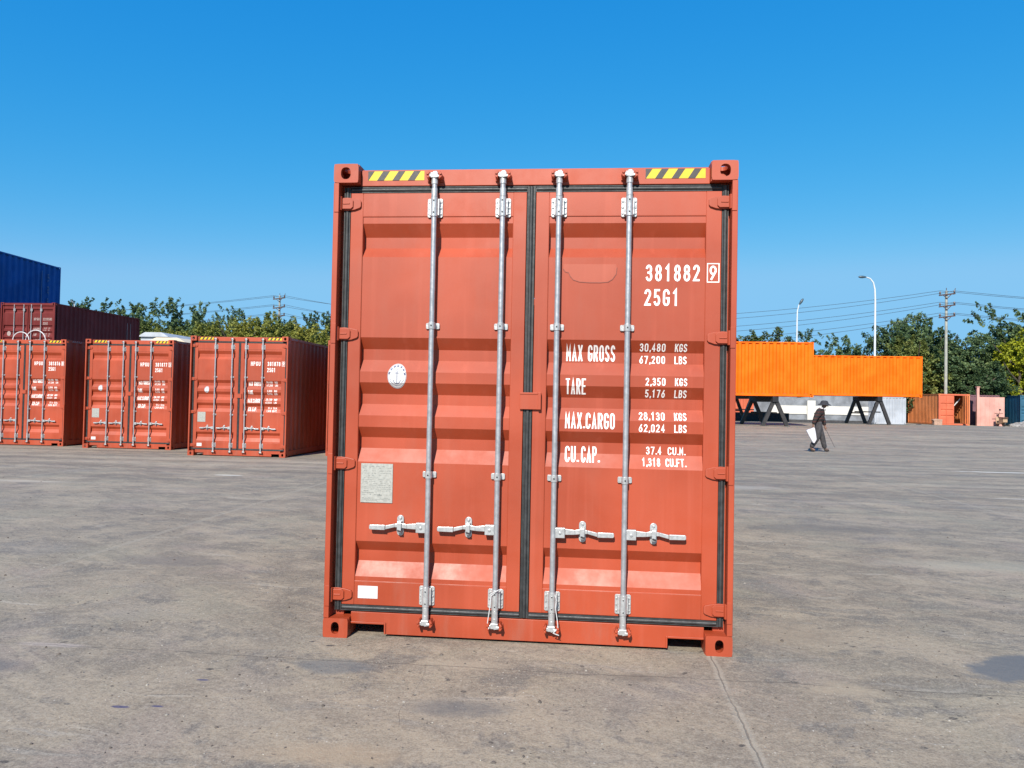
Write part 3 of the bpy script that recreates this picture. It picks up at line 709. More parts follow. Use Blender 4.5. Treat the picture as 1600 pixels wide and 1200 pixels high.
        b.build('handle', M['zinc'], rod, bevel=0.003)
        b = MB(); xc = x + d * 0.174; pl = [(xc + 0.021 * cos(t), zc + 0.008 + 0.040 + 0.021 * sin(t)) for t in [pi * q / 8 for q in range(9)]] + [(xc + 0.021 * cos(t), zc + 0.008 - 0.044 + 0.021 * sin(t)) for t in [pi + pi * q / 8 for q in range(9)]]
        b.prism(pl, 'y', 0.0600, 0.0700)
        b.box(xc - 0.013, xc + 0.013, 0.022, 0.0310, zc - 0.030, zc + 0.028); b.box(xc - 0.013, xc + 0.013, 0.022, 0.0599, zc + 0.026, zc + 0.034)
        b.box(xc - 0.011, xc + 0.013, 0.024, 0.0599, zc - 0.034, zc - 0.022)
        b.tube([(xc, 0.050, zc + 0.052), (xc, 0.0599, zc + 0.052)], 0.008, 10); b.tube([(xc, 0.050, zc - 0.040), (xc, 0.0599, zc - 0.040)], 0.008, 10)
        b.cur = 1; b.tube([(xc - 0.010, 0.019, zc - 0.018), (xc + 0.012, 0.019, zc - 0.024)], 0.005, 8)
        b.build('handle_catch', [M['zinc'], M['steel_black']], rod, bevel=0.002)
        if marks == 'full' and i in (1, 2):
            b = MB()
            if i == 1: pts = [(x - 0.028, 0.010, 0.300), (x + 0.005, -0.002, 0.318), (x + 0.030, 0.004, 0.330), (x - 0.018, 0.000, 0.290), (x - 0.030, 0.010, 0.200), (x - 0.040, 0.004, 0.130), (x - 0.030, 0.002, 0.096)]
            else: pts = [(x + 0.018, 0.004, 0.315), (x + 0.026, -0.002, 0.285), (x + 0.022, 0.004, 0.240), (x + 0.036, 0.000, 0.160), (x + 0.040, 0.002, 0.120), (x + 0.012, -0.004, 0.090), (x + 0.046, 0.002, 0.078)]
            q = []
            for p0, p1 in zip(pts, pts[1:]):
                for t in range(4): q.append(tuple(Vector(p0).lerp(Vector(p1), t / 4)))
            q.append(pts[-1])
            b.tube(q, 0.0028, 6); b.build('seal_tie', M['litter'], rod, smooth=True)
    return doors

HZ = [2.660, 1.852, 1.053, 0.250]

def weights_block(parent, mat):
    rows = [('gross', [('MAX', 1.445, 1.545, 1.706, 1.804), ('GROSS', 1.577, 1.741, 1.706, 1.804)], [('30,480', 'KGS', 1.770), ('67,200', 'LBS', 1.697)]),
            ('tare', [('TARE', 1.446, 1.568, 1.504, 1.600)], [('2,350', 'KGS', 1.564), ('5,176', 'LBS', 1.493)]),
            ('cargo', [('MAX.CARGO', 1.446, 1.744, 1.298, 1.394)], [('28,130', 'KGS', 1.357), ('62,024', 'LBS', 1.286)]),
            ('cube', [('CU.', 1.448, 1.529, 1.094, 1.190), ('CAP.', 1.546, 1.655, 1.094, 1.190)], [])]
    for nm, words, figs in rows:
        bm = bmesh.new()
        bm.free()
        for w, x0, x1, z0, z1 in words:
            bm = bmesh.new(); write(bm, w, x0, x1, z0, z1, 0.0098, gw=0.80); finish_marks(bm, 'lettering', mat, parent)
        for a, b, z in figs:
            bm = bmesh.new(); x0 = 1.887 if len(a) == 6 else 1.923
            write(bm, a, x0, 2.040, z, z + 0.047, 0.0066, gw=0.74); finish_marks(bm, 'figures', mat, parent); bm = bmesh.new(); write(bm, b, 2.096, 2.168, z, z + 0.047, 0.0066, gw=0.80)
            finish_marks(bm, 'unit_lettering', mat, parent)
    for a, x0, x1, b, x2, x3, z in (('37.4', 1.935, 2.026, 'CU.M.', 2.064, 2.168, 1.150), ('1,318', 1.910, 2.018, 'CU.FT.', 2.050, 2.170, 1.082)):
        bm = bmesh.new(); write(bm, a, x0, x1, z, z + 0.047, 0.0066, gw=0.76); finish_marks(bm, 'figures', mat, parent)
        bm = bmesh.new(); write(bm, b, x2, x3, z, z + 0.047, 0.0066, gw=0.80); finish_marks(bm, 'unit_lettering', mat, parent)
def number_block(parent, mat, num, chk, code='25G1', owner=None):
    bm = bmesh.new()
    write(bm, num, 1.914, 2.232, 2.190, 2.290, 0.0125, gw=0.70)
    write(bm, code, 1.908, 2.112, 2.042, 2.143, 0.0125, gw=0.72)
    if owner: write(bm, owner, 1.500, 1.735, 2.190, 2.290, 0.0125, gw=0.70)
    o = finish_marks(bm, 'number_lettering', mat, parent)
    bm = bmesh.new()
    write(bm, chk, 2.288, 2.330, 2.198, 2.284, 0.0115, gw=1.0)
    ribbon(bm, [(2.276, 2.186), (2.343, 2.186), (2.343, 2.296), (2.276, 2.296), (2.276, 2.186)], 0.0055, 0)
    for v in bm.verts: v.co.y += 0.0630 - YP - prof(v.co.z) + 0.0
    p = finish_marks(bm, 'check_digit', mat, parent, 0.0, cut=False)
    return o, p
def small_marks(dl, full=True):
    # oval class sticker following the corrugation
    def oval(cx, cz, rx, rz, n=40, a0=0): return [(cx + rx * cos(2 * pi * i / n), cz + rz * sin(2 * pi * i / n)) for i in range(n)]
    bm = bmesh.new(); bm.faces.new([bm.verts.new((x, 0, z)) for x, z in oval(0.407, 1.597, 0.059, 0.077)])
    st = finish_marks(bm, 'class_sticker', M['sticker'], dl)
    if full:
        bm = bmesh.new(); cx, cz = 0.407, 1.597
        def el(rx, rz, a): return (cx + rx * cos(radians(a)), cz + rz * sin(radians(a)))
        ribbon(bm, [el(0.056, 0.073, a) for a in range(0, 361, 12)], 0.0016, 0)
        for a in (12, 38, 62, 88, 113, 138, 164):
            for q in (-5, 5): ribbon(bm, [el(0.046, 0.058, a + q), el(0.052, 0.067, a + q * 0.8)], 0.0045, -0.0003 if q > 0 else 0)
            ribbon(bm, [el(0.049, 0.0625, a - 5), el(0.049, 0.0625, a + 5)], 0.004, -0.0006)
        for a in range(205, 336, 10): ribbon(bm, [el(0.044, 0.056, a), el(0.048, 0.062, a)], 0.0030, 0)
        ribbon(bm, [(cx, cz + 0.030), (cx, cz - 0.046)], 0.0034, -0.0003); ribbon(bm, [(cx - 0.013, cz + 0.018), (cx + 0.013, cz + 0.018)], 0.003, 0)
        ribbon(bm, [(cx + 0.006 * cos(radians(a)), cz + 0.036 + 0.006 * sin(radians(a))) for a in range(0, 361, 30)], 0.0022, 0)
        ribbon(bm, [(cx + 0.022 * cos(radians(a)), cz - 0.022 + 0.026 * sin(radians(a))) for a in range(190, 351, 16)], 0.0034, 0)
        bm2 = finish_marks(bm, 'anchor_print', M['navy'], dl, 0.0022)
    # data plate
    c = MB(); c.box(0.196, 0.396, 0.0655, 0.0698, 0.815, 1.055); c.cur = 0
    for x in (0.199, 0.391):
        c.box(x, x + 0.002, 0.0645, 0.0654, 0.818, 1.052)
    c.cur = 1
    rnd = random.Random(3)
    if full:
        rows = [(1.036, .6, .8), (1.026, .5, .7), (1.008, .35, .6), (0.993, .8, .5), (0.980, .7, .4)] + [(0.966 - i * 0.0115, .9, .6) for i in range(10)] + [(0.842, .95, .7), (0.834, .95, .7), (0.826, .95, .7)]
        for z, fill, den in rows:
            x = 0.206
            while x < 0.386:
                w = rnd.uniform(0.004, 0.016)
                if rnd.random() < den: c.box(x, min(x + w, 0.388), 0.0648, 0.0654, z, z + rnd.choice((0.0028, 0.0040)))
                x += w + 0.003
        c.box(0.300, 0.330, 0.0648, 0.0654, 0.856, 0.866)
    c.build('data_plate', [M['plate'], M['engrave']], dl)
    c = MB(); c.box(0.194, 0.318, 0.0650, 0.0664, 0.228, 0.304); c.build('blank_sticker', M['sticker'], dl)

# ------------------------------------------------------------------ the main container
L20 = 6.058
main = empty('shipping_container', (0, 0, 0), 0, 'large red shipping container in the middle of the yard, doors numbered 381882 9', 'shipping container')
body_shell(main, L20, H20, M['red'])
dl, dr = door_parts(main, H20, M['red'], marks='none')
small_marks(dl)
weights_block(dr, M['letter'])

def dressed_copy(loc, rz, label, num, chk, owner='HPGU'):
    c = copy_tree(main); c.location = loc; c.rotation_euler = (0, 0, rz)
    tag(c, label, 'shipping container', 'red containers in a row at the left')
    for ch in c.children_recursive:
        if ch.name.split('.')[0] == 'door' and ch.get('right'): number_block(ch, M['letter'], num, chk, '25G1', owner)
    return c
dr['right'] = 1
row = [((-7.958, 13.192), 0.0055, 'red shipping container numbered 381878, third from the left edge in the row', '381878', '9'),
       ((-11.661, 14.663), 0.0165, 'red shipping container numbered 381877, second in the row at the left', '381877', '3'),
       ((-14.892, 14.971), 0.0165, 'red shipping container numbered 381876, cut off by the left edge of the photo', '381876', '8'),
       ((-4.86, 14.15), 0.006, 'red container hidden behind the big middle container, only its left corner post showing', '381879', '4')]
for (x, y), rz, lb, nu, ck in row: dressed_copy((x, y, 0), rz, lb, nu, ck)
del dr['right']
for o in bpy.data.objects:
    if 'right' in o.keys(): del o['right']
number_block(dr, M['letter'], '381882', '9')
# ties only on the big container's inner rods
rods = [o for o in main.children if o.name.startswith('locking_rod')]
for i, x in ((1, 1.047), (2, 1.388)):
    b = MB()
    if i == 1: pts = [(x - 0.026, 0.004, 0.300), (x + 0.005, -0.004, 0.318), (x + 0.030, 0.004, 0.332), (x - 0.020, 0.000, 0.292), (x - 0.030, 0.004, 0.200), (x - 0.040, 0.004, 0.130), (x - 0.030, -0.002, 0.096)]
    else: pts = [(x + 0.018, 0.000, 0.315), (x + 0.028, -0.002, 0.285), (x + 0.022, 0.000, 0.240), (x + 0.036, 0.000, 0.160), (x + 0.040, -0.002, 0.120), (x + 0.012, -0.006, 0.090), (x + 0.046, -0.002, 0.078)]
    q = []
    for p0, p1 in zip(pts, pts[1:]):
        for t in range(4): q.append(tuple(Vector(p0).lerp(Vector(p1), t / 4)))
    q.append(pts[-1]); b.tube(q, 0.0028, 6); b.build('seal_tie', M['litter'], rods[i], smooth=True)
# blanked-out owner mark
pp = [(1.420, 2.292), (1.420, 2.262), (1.432, 2.245), (1.452, 2.240), (1.462, 2.218), (1.482, 2.196), (1.520, 2.184), (1.580, 2.180), (1.640, 2.180), (1.690, 2.184), (1.716, 2.200), (1.738, 2.232), (1.742, 2.270), (1.736, 2.292)]
c = MB(); c.prism(pp, 'y', YP - 0.0022, YP - 0.0004); c.build('overpainted_patch', M['patch'], dr)
bm = bmesh.new(); ribbon(bm, [(x, z) for x, z in pp[1:-1]], 0.0042, 0)  # shadow along the patch's lower outline, drawn as a dark strip
for v in bm.verts: v.co.y -= 0.0008
finish_marks(bm, 'patch_shadow_line', M['patch_edge'], dr, cut=False)

# hazard dashes on the side rails of the row (high cube marks)
def rail_dashes(root, mat):
    b = MB()
    for i in range(5):
        y = 0.26 + i * 0.085
        b.prism([(y, H20 - 0.066), (y + 0.035, H20 - 0.066), (y + 0.065, H20 - 0.020), (y + 0.030, H20 - 0.020)], 'x', W - 0.0038, W - 0.0022)
    b.build('rail_stripes', mat, root)
for o in [o for o in bpy.data.objects if o.get('group', '').startswith('red containers')]: rail_dashes(o, M['letter_dim'])

# ------------------------------------------------------------------ stacked containers on the left
def plain_doors(root, H, mat, text=None):
    """the door end of a far container"""
    c = MB(); c.box(0, 0.06, 0.004, 0.08, 0.1165, H - 0.1165); c.box(W - 0.06, W, 0.004, 0.08, 0.1165, H - 0.1165); c.box(0.155, W - 0.155, 0.02, 0.08, 0.02, 0.145); c.box(0.155, W - 0.155, 0.02, 0.08, H - 0.12, H - 0.02)
    c.build('front_frame', mat, root)
    for a, b in ((0.075, 1.205), (1.232, W - 0.075)):
        p = MB(); zt = H - 0.135
        prf = [(zt, 0)]
        for zc in (H * 0.86, H * 0.60, H * 0.50, H * 0.40, H * 0.17): prf += [(zc + 0.10, 0), (zc + 0.05, DT), (zc - 0.02, DT), (zc - 0.08, 0)]
        prf += [(0.16, 0)]
        for z, dd in prf: p.v += [(a, 0.06 + dd, z), (b, 0.06 + dd, z)]
        for i in range(len(prf) - 1): p.face((2 * i, 2 * i + 1, 2 * i + 3, 2 * i + 2))
        p.box(a, a + 0.05, 0.045, 0.10, 0.16, zt); p.box(b - 0.05, b, 0.045, 0.10, 0.16, zt)
        p.build('door', mat, root)
    for x in (0.60, 1.03, 1.37, 1.80):
        r = MB(); r.tube([(x, 0.03, 0.1), (x, 0.03, H - 0.07)], 0.019, 10); r.box(x - 0.045, x + 0.045, 0.030, 0.058, H - 0.36, H - 0.24)
        r.build('locking_rod', M['galv'], root, smooth=False)
def far_lettering(root, H, num, mat, code):
    me = []
    bm = bmesh.new()
    write(bm, 'HPGU', 1.47, 1.70, H - 0.70, H - 0.60, 0.014); write(bm, num, 1.90, 2.33, H - 0.70, H - 0.60, 0.014)
    write(bm, code, 1.90, 2.12, H - 0.88, H - 0.78, 0.014)
    for i, (tx, z) in enumerate((('MAX GROSS', H - 1.10), ('TARE', H - 1.36), ('MAX.CARGO', H - 1.62))):
        write(bm, tx, 1.46, 1.46 + 0.033 * len(tx), z, z + 0.09, 0.009)
        for dz, n_, u in ((0.05, '30,480', 'KGS'), (-0.02, '67,200', 'LBS')):
            write(bm, n_, 1.90, 2.04, z + dz, z + dz + 0.045, 0.007); write(bm, u, 2.10, 2.17, z + dz, z + dz + 0.045, 0.007)
    for v in bm.verts: v.co.y += 0.0165
    me_ = bpy.data.meshes.new('lettering'); bm.to_mesh(me_); bm.free(); me_.materials.append(mat)
    return me_
def simple_container(name, loc, rz, L, H, mat, label, front='doors', group=None, pitch=0.278, front_mat=None):
    r = empty(name, loc, rz, label, 'shipping container', group)
    body_shell(r, L, H, mat, front='doors' if front == 'doors' else front, pitch=pitch)
    if front == 'doors': plain_doors(r, H, front_mat or mat)
    return r
mar = simple_container('shipping_container', (-22.86, 25.40, 2.595), -0.006, 6.058, 2.591, M['maroon'], 'dark maroon shipping container stacked above and behind the red row, doors facing forward', group=None)
def flat_letter(root, H, mat):
    """lettering on the door sheet of a far container (sheet at y = 0.06 + trough)"""
    prf = [(H - 0.135, 0)]
    for zc in (H * 0.86, H * 0.60, H * 0.50, H * 0.40, H * 0.17): prf += [(zc + 0.10, 0), (zc + 0.05, DT), (zc - 0.02, DT), (zc - 0.08, 0)]
    prf += [(0.16, 0)]
    def pf(z):
        for (za, da), (zb, db) in zip(prf, prf[1:]):
            if za >= z >= zb: return da + (db - da) * (za - z) / max(1e-6, za - zb)
        return 0
    bm = bmesh.new()
    write(bm, 'HPGU', 1.47, 1.72, H - 0.74, H - 0.63, 0.018); write(bm, '2223505', 1.88, 2.28, H - 0.74, H - 0.63, 0.018)
    write(bm, '22G1', 1.88, 2.10, H - 0.92, H - 0.81, 0.018)
    for tx, z in (('MAX.GROSS', H - 1.14), ('TARE', H - 1.38), ('MAX.CARGO', H - 1.62)):
        write(bm, tx, 1.45, 1.45 + 0.034 * len(tx), z, z + 0.10, 0.013)
        for dz, n_, u in ((0.06, '30,480', 'KGS'), (-0.03, '67,200', 'LBS')):
            write(bm, n_, 1.90, 2.04, z + dz, z + dz + 0.05, 0.009); write(bm, u, 2.11, 2.18, z + dz, z + dz + 0.05, 0.009)
    for z, _ in prf[1:-1]:
        bmesh.ops.bisect_plane(bm, geom=bm.verts[:] + bm.edges[:] + bm.faces[:], plane_co=(0, 0, z), plane_no=(0, 0, 1), dist=1e-5)
    for v in bm.verts: v.co.y += 0.06 + pf(v.co.z) - 0.003
    me = bpy.data.meshes.new('lettering'); bm.to_mesh(me); bm.free(); me.materials.append(mat)
    o = bpy.data.objects.new('lettering', me); COL.objects.link(o); o.parent = root
flat_letter(mar, 2.591, M['letter_dim'])
c = MB(); c.prism([(0.37 + 0.085 * cos(2 * pi * i / 20), 1.29 + 0.10 * sin(2 * pi * i / 20)) for i in range(20)], 'y', 0.052, 0.059); c.build('class_sticker', M['letter_dim'], mar)
c = MB()
for y in (5.05, 5.32): c.box(W - 0.0105, W - 0.006, y, y + 0.025, 0.5, 2.25)
c.build('side_marks', M['letter_dim'], mar)
low = simple_container('shipping_container', (-22.86, 25.40, 0), -0.006, 6.058, 2.591, M['maroon'], 'maroon shipping container standing on the ground under the raised maroon one', group=None)
# the blue one, on its own stack further back
bx, by, brz = -24.95, 31.9, 0.05
ox = bx - (W * cos(brz) - 12.192 * sin(brz)) ; oy = by - (W * sin(brz) + 12.192 * cos(brz))
for z, mt, lb in ((0, 'maroon', 'long maroon container at the bottom of the stack that carries the blue container'), (2.595, 'maroon', 'long maroon container directly under the blue container')):
    simple_container('shipping_container', (ox, oy, z), brz, 12.192, 2.591, M[mt], lb, front='wall', pitch=0.40)
blu = simple_container('shipping_container', (ox, oy, 5.190), brz, 12.192, 2.591, M['blue'], 'long dark blue shipping container on top of the tall stack at the left edge', front='wall', pitch=0.40)
c = MB(); c.box(W - 0.0105, W - 0.0065, 10.75, 10.80, 0.35, 2.20)
for i, z in enumerate([2.05, 1.9, 1.75, 1.42, 1.3, 1.15, 0.85, 0.7]):
    c.box(W - 0.0105, W - 0.0065, 11.20, 11.32, z, z + 0.05 + 0.03 * (i % 2)); c.box(W - 0.0105, W - 0.0065, 11.20 + 0.09 * (i % 2), 11.23 + 0.09 * (i % 2), z - 0.05, z - 0.002)
c.build('side_marks', M['letter_blue'], blu)

# two pale hoops lying on the roof of the leftmost red container
for i, (xa, xb, hh, lb) in enumerate(((-14.20, -13.72, 0.18, 'lower left one of two thin pale hoops on the leftmost red container roof'), (-13.98, -13.38, 0.25, 'taller right one of two thin pale hoops on the leftmost red container roof'))):
    b = MB(); pts = [((xa + xb) / 2 - (xb - xa) / 2 * cos(pi * t / 14), 15.25 + i * 0.2, H20 - 0.02 + (hh + 0.05) * sin(pi * t / 14)) for t in range(15)]
    b.tube(pts, 0.013, 6); tag(b.build('wire_hoop', M['litter'], smooth=True), lb, 'hoop', 'pale hoops on the container roof')

# ------------------------------------------------------------------ white sheds far left
def shed(x0, x1, y0, y1, h, mat, label, rnd=0.0):
    r = empty('shed', ((x0 + x1) / 2, y0, 0), 0, label, 'shed'); w = (x1 - x0) / 2
    c = MB(); c.box(-w, w, 0, y1 - y0, 0, h - 0.35); c.build('wall', mat, r)
    c = MB(); n = 10
    pr = [(-w - 0.15 if t == 0 else (w + 0.15 if t == n else -w + 2 * w * t / n), h - 0.348 + 0.35 * min(1, 2.2 * sin(pi * t / n))) for t in range(n + 1)]
    c.prism(pr + [(w + 0.15, h - 0.36), (-w - 0.15, h - 0.36)], 'y', -0.2, y1 - y0 + 0.2); c.build('roof', mat, r)
    c = MB(); c.box(w * 0.1, w * 0.7, -0.03, -0.002, h - 1.2, h - 0.6); c.build('window', M['lamp_head'], r)
shed(-34.6, -32.3, 55, 62, 6.50, M['white_paint'], 'white round-edged shed seen above the right end of the second red container')
shed(-31.95, -29.2, 52, 58, 5.85, M['cream'], 'lower cream shed right of the white one, behind the third red container')

# ------------------------------------------------------------------ orange containers on trestles
def long_box(x_right, y_front, z, L, H, mat, label, pitch):
    """a container seen from its long side: its length runs along x"""
    r = empty('shipping_container', (x_right - L, y_front + W, z), -pi / 2, label, 'shipping container', 'orange containers on black trestles')
    body_shell(r, L, H, mat, front='wall', pitch=pitch)
    return r
long_box(13.50, 37.0, 1.97, 12.192, 2.896, M['orange'], 'taller bright orange container raised on black trestles, just right of the big red container', 0.36)
long_box(22.72, 46.0, 2.19, 12.192, 2.591, M['orange'], 'lower bright orange container on black trestles, behind and right of the taller one', 0.40)
def trestle(x, y, ztop, label, far_dx=-0.65, w=1.25, depth=2.4):
    z0 = gz(x, y); h = ztop - z0
    r = empty('trestle', (x, y, z0), 0, label, 'trestle', 'black trestles under the orange containers')
    c = MB(); c.beam((0.05, -0.15, h - 0.13), (0.05 + far_dx, depth + 0.1, h - 0.13), 0.32, 0.30); c.build('top_beam', M['steel_black'], r)
    for k, (ox_, oy_) in enumerate(((0.05, 0.02), (0.05 + far_dx, depth - 0.1))):
        for s in (-1, 1):
            c = MB(); c.beam((ox_ + s * 0.08, oy_, h - 0.255), (ox_ + s * w / 2, oy_, 0.02), 0.19, 0.19, up=(0, 1, 0)); c.box(ox_ + s * w / 2 - 0.12, ox_ + s * w / 2 + 0.12, oy_ - 0.12, oy_ + 0.12, -0.02, 0.019)
            c.build('leg', M['steel_black'], r)
        c = MB(); c.beam((ox_ - w * 0.30, oy_ + 0.1, h * 0.40), (ox_ + w * 0.30, oy_ + 0.1, h * 0.40), 0.07, 0.08); c.build('cross_bar', M['steel_black'], r) if k else None
    c = MB(); c.beam((0.05 + 0.1, 0.1, h * 0.45), (0.05 + far_dx - 0.1, depth - 0.2, h * 0.45), 0.07, 0.07); c.build('brace', M['steel_black'], r)
    return r
trestle(11.55, 37.2, 1.97, 'black steel trestle under the taller orange container, beside the big red container')
trestle(3.6, 37.2, 1.97, 'black steel trestle under the taller orange container, hidden behind the big red container')
trestle(20.15, 46.2, 2.19, 'black steel trestle under the right end of the lower orange container')
trestle(12.3, 46.2, 2.19, 'black steel trestle under the left end of the lower orange container, behind the nearer trestle')

# ------------------------------------------------------------------ yard edge at the right
y0 = 61.5; zg = gz(20, y0)
c = MB(); c.box(13.0, 26.2, y0, y0 + 0.25, zg - 0.1, zg + 2.6); w_ = c.build('boundary_wall', M['wall_grey']); tag(w_, 'grey boundary wall behind the walking person under the orange containers', 'wall')
c = MB(); c.box(17.0, 26.2, y0 - 0.06, y0 - 0.003, 0.86, 1.56); c.build('white_band', M['wall_white'], w_)
c = MB(); c.box(20.0, 20.65, y0 - 0.25, y0 - 0.061, zg, 2.0); c.build('pillar', M['wall_white'], w_)
c = MB(); c.box(13.0, 26.2, y0 - 0.5, y0 - 0.26, zg - 0.1, zg + 0.22); tag(c.build('kerb', M['kerb']), 'low dark kerb along the foot of the grey boundary wall', 'kerb')
def far_box(name, loc, rz, L, H, mat, label, front='wall', fm=None, doors=None):
    return simple_container(name, loc, rz, L, H, mat, label, front=front, front_mat=fm)
far_box('shipping_container', (12.3, 57.0, gz(12, 57)), 0, 2.99, 2.3, M['coral'], 'small coral container standing on the ground behind the left trestle')
c = MB()  # dark boxes added to stand in for a shaded band low down
for i in range(5):
    c.box(12.2, 16.4, 53.0 + i * 0.28, 53.22 + i * 0.28, 0.25, 0.47 + (0.24 if i % 2 else 0.50))
tag(c.build('shade_band_stack', M['steel_black']), 'dark stack added to stand in for the shaded band behind the left trestle', 'shade stand-in')
far_box('shipping_container', (24.9, 60.0, gz(25, 60)), 0, 6.058, 2.25, M['white_paint'], 'white corrugated container between the right trestle and the brown one')
far_box('shipping_container', (24.2, 66.0, gz(25, 60)), 0, 2.99, 2.3, M['coral'], 'orange container end half hidden behind the right trestle legs')

# open coral container with brown sides
oc = empty('shipping_container', (30.72, 62.0, gz(31, 62)), 0.0, 'old rusty orange container with one open door, right of the white container', 'shipping container')
body_shell(oc, 6.058, 2.591, M['old_orange'])
c = MB(); c.box(0, 0.10, 0.0, 0.09, 0.1165, 2.47); c.box(W - 0.10, W, 0.0, 0.09, 0.1165, 2.47); c.box(0.155, W - 0.155, 0.0, 0.08, 0.02, 0.14); c.box(0.155, W - 0.155, 0.0, 0.08, 2.46, 2.58); c.build('front_frame', M['coral'], oc)
p = MB(); prf = [(2.44, 0)] + [q for zc in (1.75, 1.25, 0.75) for q in ((zc + .08, 0), (zc + .03, .04), (zc - .03, .04), (zc - .08, 0))] + [(0.15, 0)]
for z, dd in prf: p.v += [(0.11, 0.03 + dd, z), (1.22, 0.03 + dd, z)]
for i in range(len(prf) - 1): p.face((2 * i, 2 * i + 1, 2 * i + 3, 2 * i + 2))
p.box(0.11, 0.17, 0.02, 0.08, 0.15, 2.44); p.box(1.16, 1.22, 0.02, 0.08, 0.15, 2.44); p.tube([(0.62, 0.0, 0.1), (0.62, 0.0, 2.45)], 0.02, 8); p.build('door', M['coral'], oc)
p = MB(); p.box(1.90, 1.96, -1.00, 0.05, 0.15, 2.44); p.tube([(1.88, -0.5, 0.15), (1.88, -0.5, 2.44)], 0.02, 8); p.tube([(1.88, -0.8, 0.15), (1.88, -0.8, 2.44)], 0.02, 8); p.build('open_door', M['old_orange'], oc)
p = MB(); p.beam((1.25, 0.9, 1.2), (1.95, 0.6, 2.2), 0.07, 0.07); p.build('prop', M['litter'], oc)
# mauve container with pink panel in front
mc = far_box('shipping_container', (34.06, 64.0, gz(34, 63)), 0.0, 6.058, 2.591, M['mauve'], 'mauve corrugated container behind the pink metal panel at the right')
c = MB(); c.box(34.08, 36.08, 62.4, 62.46, 0.16, 2.56)
for i in range(6): c.box(34.20 + i * 0.36, 34.24 + i * 0.36, 62.385, 62.399, 0.2, 2.5)
tag(c.build('metal_panel', M['pink']), 'flat pink metal panel standing upright behind the small brown scooter', 'panel')
c = MB(); c.box(33.88, 34.06, 62.3, 62.5, 0.15, 3.35); c.box(33.84, 34.10, 62.26, 62.54, 3.352, 3.42); tag(c.build('post', M['pink']), 'pale pink square post at the left end of the pink panel', 'post')
fc = empty('fence', (30.5, 72.0, 0.1), 0, 'dark corrugated sheet fence with pillars behind the far right containers', 'fence')
c = MB(); corr_end(c, 0.0, 0.0, 22.0, 0.0, 3.65, -1, 0.5, 0.10); c.build('sheet', M['fence_dark'], fc)
for x in (4.6, 9.6, 14.6): q = MB(); q.box(x - 0.25, x + 0.25, -0.35, -0.12, 0, 3.75); q.box(x - 0.30, x + 0.30, -0.40, -0.07, 3.752, 3.86); q.build('pillar', M['mauve'], fc)
c = MB(); c.beam((0, -0.02, 3.70), (22, -0.02, 3.70), 0.12, 0.10); c.build('cap_rail', M['fence_dark'], fc)
far_box('shipping_container', (37.20, 62.2, gz(38, 62)), -0.10, 6.058, 2.591, M['teal'], 'dark blue container cut off by the right edge of the photo', front='doors')

def rubble():
    rnd = random.Random(11); m = MB()
    for i in range(70):
        a = rnd.random() * 2 * pi; d = rnd.random() ** 0.6
        x, y = cos(a) * d * 1.6, sin(a) * d * 0.9; z = 0.7 * (1 - d) * rnd.random()
        s = rnd.uniform(0.08, 0.26); b = bmesh.new(); bmesh.ops.create_icosphere(b, subdivisions=1, radius=s)
        rot = Matrix.Rotation(rnd.random() * 6, 3, 'X') @ Matrix.Rotation(rnd.random() * 6, 3, 'Z')
        vs = [rot @ Vector((v.co.x * rnd.uniform(.8, 1.2), v.co.y, v.co.z * 0.7)) + Vector((x, y, z + s * 0.3)) for v in b.verts]
        m.add(vs, [[v.index for v in f.verts] for f in b.faces]); b.free()
    # mound
    n = 20; ring = []
    for j in range(5):
        r = 1 - j / 5
        ring.append([(1.6 * r * cos(2 * pi * i / n) * rnd.uniform(.9, 1.1), 0.9 * r * sin(2 * pi * i / n), 0.62 * (1 - r ** 1.6) * rnd.uniform(.8, 1.1)) for i in range(n)])
    o = len(m.v)
    for rr in ring: m.v += rr
    for j in range(4):
        for i in range(n): m.face((o + j * n + i, o + j * n + (i + 1) % n, o + (j + 1) * n + (i + 1) % n, o + (j + 1) * n + i))
    m.face([o + 4 * n + i for i in range(n)])
    tag(m.build('rubble_heap', M['rubble'], loc=(37.3, 61.0, 0.13)), 'heap of grey rubble at the right edge in front of the dark blue container', 'rubble')
rubble()

def scooter():
    r = empty('scooter', (35.25, 61.6, gz(35, 61)), 0, 'small brown parked scooter standing in front of the pink panel', 'scooter')
    c = MB()
    for i in range(1): c.tube([(0.02, 0.30, 0.24), (0.08, 0.30, 0.24)], 0.23, 18)
    c.build('front_wheel', M['rubber'], r, smooth=True)
    c = MB(); c.tube([(0.0, -0.62, 0.24), (0.10, -0.62, 0.24)], 0.23, 18); c.build('rear_wheel', M['rubber'], r, smooth=True)
    c = MB(); c.prism([(-0.85, 0.35), (-0.85, 0.62), (-0.2, 0.60), (-0.1, 0.30), (0.15, 0.28), (0.25, 0.75), (0.32, 0.75), (0.30, 0.20), (-0.45, 0.18)], 'x', -0.12, 0.22); c.build('body', M['tan'], r, bevel=0.02)
    c = MB(); c.box(-0.15, 0.25, -0.90, -0.20, 0.622, 0.76); c.build('seat', M['seat_brown'], r, bevel=0.03)
    c = MB(); c.tube([(0.05, 0.30, 0.50), (0.08, 0.22, 1.02)], 0.035, 8); c.tube([(-0.25, 0.18, 1.06), (0.08, 0.22, 1.02), (0.40, 0.18, 1.06)], 0.022, 8); c.build('handlebar', M['seat_brown'], r)
    c = MB(); c.tube([(0.12, 0.2, 1.04), (0.16, 0.2, 1.28)], 0.012, 6); c.box(0.10, 0.24, 0.18, 0.21, 1.28, 1.42); c.build('mirror', M['steel_black'], r)
scooter()
